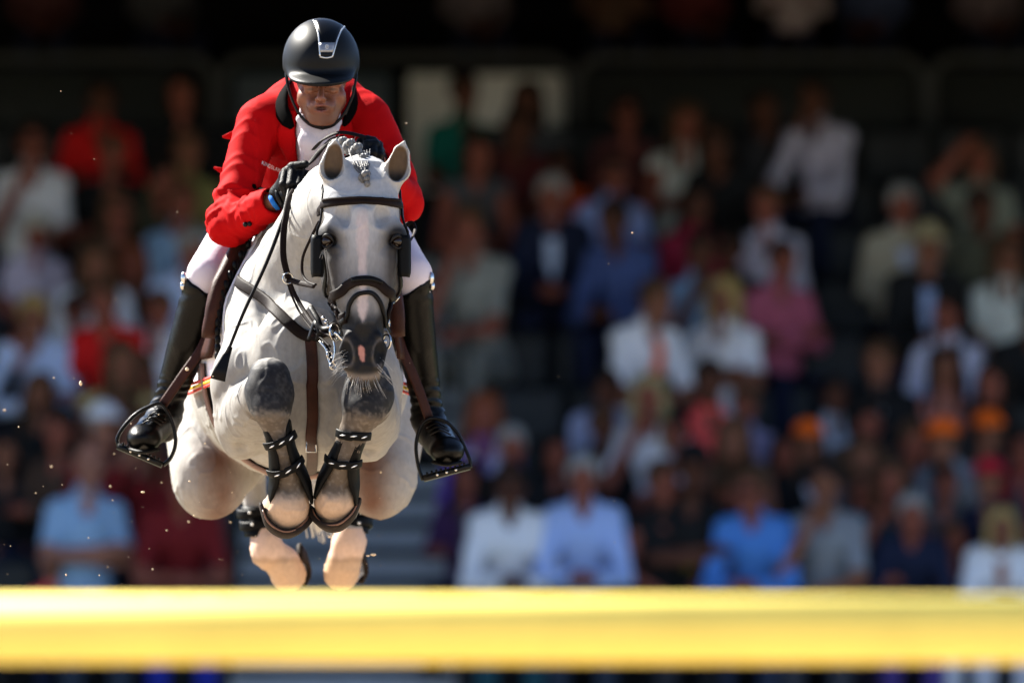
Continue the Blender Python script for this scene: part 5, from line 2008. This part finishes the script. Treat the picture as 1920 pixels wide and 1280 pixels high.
S('spectator in a dark red shirt, middle of the stand', 1302, 385, 5, 'lap', 'long', (.30, .02, .05), 'short', HDARK, 3)
S('spectator in a sky blue shirt below the dark red shirt', 1302, 478, 4, 'lap', 'short', (.18, .30, .48), 'short', HDARK, 3)
S('man in a white shirt behind the pink one', 1440, 385, 5, 'lap', 'long', (.55, .52, .64), 'short', HBROWN, 2)
S('spectator in a pink shirt with black hair', 1462, 490, 4, 'lap', 'long', PINK, 'short', HDARK, 2)
S('man in a white shirt and orange tie leaning to the side', 1178, 570, 3, 'lean', 'short', WHITE, 'short', HBROWN, 1, extra='tie', xcol=ORANGE, yaw=28)
S('blond woman in a white blouse turned sideways', 1362, 560, 3.2, 'cross', 'short', WHITE, 'bob', HBLOND, 1, extra='scarf', xcol=(.7, .66, .66), yaw=-22)
S('man in a white shirt in the top row under the barrier', 1545, 190, 7, 'lap', 'long', (.50, .47, .60), 'short', HDARK, 3)
S('man in a beige jacket at the right', 1690, 385, 5, 'lap', 'open', BEIGE, 'short', HGREY, 2, under=PALE)
S('man in a straw hat and dark jacket over a pale blue shirt', 1730, 470, 4, 'lap', 'open', BLACK, 'short', HGREY, 1, under=(.30, .38, .62), hat='hat', hatcol=(.36, .29, .16))
S('woman in a grey green top with an arm raised', 1835, 300, 6, 'shade', 'short', (.20, .21, .17), 'bob', HBROWN, 2)
S('spectator in an olive top behind the raised arm, right edge', 1818, 395, 5, 'lap', 'long', (.10, .10, .07), 'short', HDARK, 3)
S('woman in a cream white top at the right edge', 1885, 480, 4, 'lap', 'short', (.55, .56, .52), 'long', HBROWN, 1)
S('man in a white shirt and dark scarf near the right edge', 1778, 590, 3, 'lap', 'long', (.62, .60, .74), 'short', HDARK, 2, extra='scarf', xcol=BLACK)
S('man in a black suit and white shirt, right side', 1650, 680, 2, 'lap', 'open', BLACK, 'short', HBROWN, 1, under=WHITE)
S('woman with long dark hair in a salmon pink top', 1775, 690, 2, 'lap', 'sleeveless', SALMON, 'long', HDARK, 1)
S('woman with long blond hair and a white top behind the blue shirt', 1222, 745, 1.6, 'chin', 'short', WHITE, 'long', (.30, .24, .12), 2)
S('spectator in a coral red shirt', 1330, 748, 1.5, 'lap', 'short', CORAL, 'short', HDARK, 3, size=1.04, yaw=6)
S('flushed spectator in a pale lilac top beside the coral shirt', 1398, 760, 1.8, 'lap', 'short', (.34, .30, .46), 'short', HBROWN, 2)
S('woman with an orange cap and dark top', 1515, 830, 1, 'lap', 'open', BLACK, 'long', HBROWN, 1, hat='cap', hatcol=ORANGE, under=(.5, .5, .56))
S('spectator with an orange cap and grey top, left of a pair', 1806, 832, 1, 'lap', 'long', GREY, 'short', HBROWN, 1, hat='cap', hatcol=ORANGE)
S('spectator with an orange sun hat, right of a pair', 1858, 815, 1.2, 'lap', 'long', DGREY, 'short', HBROWN, 1, hat='cap', hatcol=ORANGE)
S('spectator with a crimson cap and navy top', 1856, 900, .4, 'lap', 'long', NAVY, 'short', HBROWN, 1, hat='cap', hatcol=CRIMSON)
S('auburn-haired woman in a purple and white top next to the steps', 908, 775, 1.2, 'lap', 'long', PURPLE, 'long', HAUBURN, 2, extra='scarf', xcol=(.5, .46, .62))
S('grey-haired spectator in a white and dark top behind the white shirt', 958, 838, .8, 'lap', 'open', BLACK, 'short', HGREY, 2, under=WHITE)
S('dark-haired spectator in black between the white and blue shirts', 1040, 850, 1, 'lap', 'long', BLACK, 'bob', HDARK, 2)
S('dark-haired man in a white shirt with clasped hands, front row', 950, 915, 0, 'lean', 'long', WHITE, 'short', HDARK, 3, bottom=(.02, .07, .09), yaw=3)
S('man in a light blue shirt leaning forward in the front row', 1096, 888, 0, 'lean', 'long', (.36, .47, .80), 'short', HGREY, 2, bottom=(.03, .04, .06), yaw=-2, size=1.08)
S('flushed spectator in a black top with bare arms, front row', 1240, 905, 0, 'lap', 'sleeveless', BLACK, 'short', HBROWN, 2, bottom=(.03, .03, .035))
S('spectator in a black cap and black T-shirt with a yellow emblem', 1302, 900, 0, 'cross', 'short', BLACK, 'short', HDARK, 3, hat='cap', hatcol=BLACK, extra='emblem', xcol=(.16, .12, .008), bottom=BLACK, size=1.05)
S('spectator in a bright blue pullover, front row', 1428, 925, 0, 'lap', 'long', (.075, .22, .60), 'short', HBROWN, 2, yaw=-12, bottom=(.03, .04, .07))
S('man in a grey T-shirt looking down, front row', 1552, 910, 0, 'chin', 'short', GREY, 'short', HDARK, 1, bottom=(.05, .05, .06))
S('woman in dark teal leaning aside behind the grey-haired spectator', 1668, 905, .3, 'chin', 'sleeveless', (.02, .05, .07), 'long', HBROWN, 2)
S('grey-haired spectator in a navy top, front row', 1706, 985, 0, 'lean', 'long', NAVY, 'short', HGREY, 2, bottom=(.08, .05, .22), size=.92)
S('blond woman in a white jacket, front row at the right edge', 1872, 1010, 0, 'lean', 'open', WHITE, 'bob', HBLOND, 1, under=(.3, .12, .08), bottom=(.55, .55, .62), size=.86)
S('child with pink face beside the blond woman', 1788, 1030, 0, 'lap', 'short', (.20, .08, .07), 'short', HBROWN, 2, bottom=(.6, .6, .66), size=.75)
S('brown-haired woman in dark brown behind the bright blue pullover', 1385, 825, 1, 'lap', 'sleeveless', BROWNC, 'long', HBROWN, 1)
S('flushed spectator in dark grey behind the grey T-shirt', 1668, 830, 1.1, 'lap', 'long', (.05, .045, .045), 'short', HBROWN, 2)
S('spectator in dark red at the right edge beside the orange hats', 1912, 840, 1, 'lap', 'long', DRED, 'short', HDARK, 2)
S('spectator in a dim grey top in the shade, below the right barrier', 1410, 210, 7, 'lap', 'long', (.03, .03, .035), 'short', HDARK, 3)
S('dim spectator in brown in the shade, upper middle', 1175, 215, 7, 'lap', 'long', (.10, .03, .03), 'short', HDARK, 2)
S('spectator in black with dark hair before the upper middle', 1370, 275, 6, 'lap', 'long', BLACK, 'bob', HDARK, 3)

# -- more of the crowd, filling the gaps
S('woman in black with dark bobbed hair behind the bright blue pullover', 1470, 860, 1, 'lap', 'long', BLACK, 'bob', HDARK, 2)
S('spectator in a white shirt behind the orange cap', 1562, 762, 2, 'lap', 'short', (.34, .36, .42), 'short', HDARK, 3)
S('spectator in a dark brown top beneath the black suit', 1612, 798, 1.5, 'lap', 'long', BROWNC, 'short', HDARK, 2)
S('man in charcoal between the grey-haired spectator and the crimson cap', 1768, 912, .5, 'lap', 'long', DGREY, 'short', HDARK, 2)
S('woman in mauve grey behind the man looking down', 1600, 862, .9, 'lean', 'short', (.10, .09, .11), 'long', HBROWN, 1)
S('spectator in black behind the light blue shirt, face half hidden', 1128, 800, 1.4, 'lap', 'long', BLACK, 'short', HBROWN, 3)
S('spectator in a pale violet shirt holding something white, beside the steps rail', 1132, 735, 2, 'lean', 'short', (.40, .42, .60), 'short', HDARK, 3)
S('small spectator in a light top by the right side of the blond woman', 1268, 812, 1.3, 'lap', 'short', (.44, .44, .52), 'short', HDARK, 2)
S('dark-haired woman in dark grey at the far right, above the red top', 1902, 720, 2, 'lap', 'long', (.03, .03, .03), 'long', HDARK, 2)
S('man in black at the right edge behind the cream white top', 1905, 600, 3, 'lap', 'long', BLACK, 'short', HDARK, 3)
S('spectator in dark navy low between the bright blue pullover and the black cap', 1362, 960, .15, 'lap', 'long', NAVY, 'short', HBROWN, 2, size=.88)
S('spectator in slate grey low beside the grey T-shirt', 1620, 955, .2, 'lap', 'short', (.05, .06, .08), 'short', HBROWN, 2, size=.9)
S('woman in a dark wine top behind the front white shirt, left side', 880, 905, .6, 'lap', 'long', (.05, .02, .07), 'long', HDARK, 2)
S('man in brown above the bald spectator with folded arms', 118, 805, 1, 'lap', 'long', (.06, .035, .025), 'short', HDARK, 2)
S('woman in dark blue close to the horse shoulder, left', 262, 700, 2, 'lap', 'long', NAVY, 'long', HBROWN, 2)
S('man in black below the white-haired spectator', 20, 640, 3, 'lap', 'long', BLACK, 'short', HDARK, 2)
S('spectator in dark olive left of the olive green shirt', 270, 345, 5.6, 'lap', 'long', (.05, .05, .03), 'short', HDARK, 2)
S('spectator in a grey blue top left of the stirrup, behind the white cap', 240, 770, 1.6, 'lap', 'long', (.06, .07, .10), 'bob', HBROWN, 2)
S('spectator in dim maroon beside the green shirt', 945, 250, 6.6, 'lap', 'long', (.08, .015, .015), 'short', HDARK, 3)
S('spectator in black right of the sky blue shirt', 1372, 470, 4.2, 'lap', 'long', BLACK, 'short', HDARK, 3)
# -- upper tier in the dark
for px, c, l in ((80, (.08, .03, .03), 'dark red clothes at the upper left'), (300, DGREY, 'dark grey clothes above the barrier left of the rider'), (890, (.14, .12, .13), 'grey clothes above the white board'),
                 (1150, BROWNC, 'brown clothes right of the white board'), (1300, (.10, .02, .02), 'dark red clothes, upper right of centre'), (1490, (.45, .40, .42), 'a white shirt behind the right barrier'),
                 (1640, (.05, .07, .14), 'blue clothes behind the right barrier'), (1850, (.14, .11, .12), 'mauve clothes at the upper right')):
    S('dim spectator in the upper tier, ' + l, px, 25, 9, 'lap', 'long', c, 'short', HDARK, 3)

# ================================================================== sand thrown up by the hooves
B = Build()
r_ = random.Random(11)
for i in range(96):
    if i < 66:
        px, py = r_.uniform(0, 480), 1110 - abs(r_.gauss(0, 260))
    elif i < 86:
        px, py = r_.uniform(420, 720), r_.uniform(880, 1100)
    else:
        px, py = (r_.uniform(720, 1300), r_.uniform(150, 1090)) if r_.random() < .7 else (r_.uniform(100, 460), r_.uniform(150, 500))
    Y = r_.uniform(-1.2, 1.6)
    s = abs(r_.gauss(0, .0011)) + .0007
    if r_.random() < .08:
        s *= 2
    B.ball(P(px, py, Y), (s * r_.uniform(.7, 1.4), s, s * r_.uniform(.7, 1.2)), 6, 4)
for px, py, s in ((638, 816, .0), (268, 922, .004), (700, 1039, .006), (690, 1041, .004)):
    if s:
        B.ball(P(px, py, .2), (s * 1.5, s, s * .7), 8, 5)
sp_ = B.obj('sand_specks', mat('sand_grains', (.62, .48, .32), rough=.9))
sp_['kind'] = 'stuff'
sp_['label'] = 'grains of pale sand flying in the air round the horse'
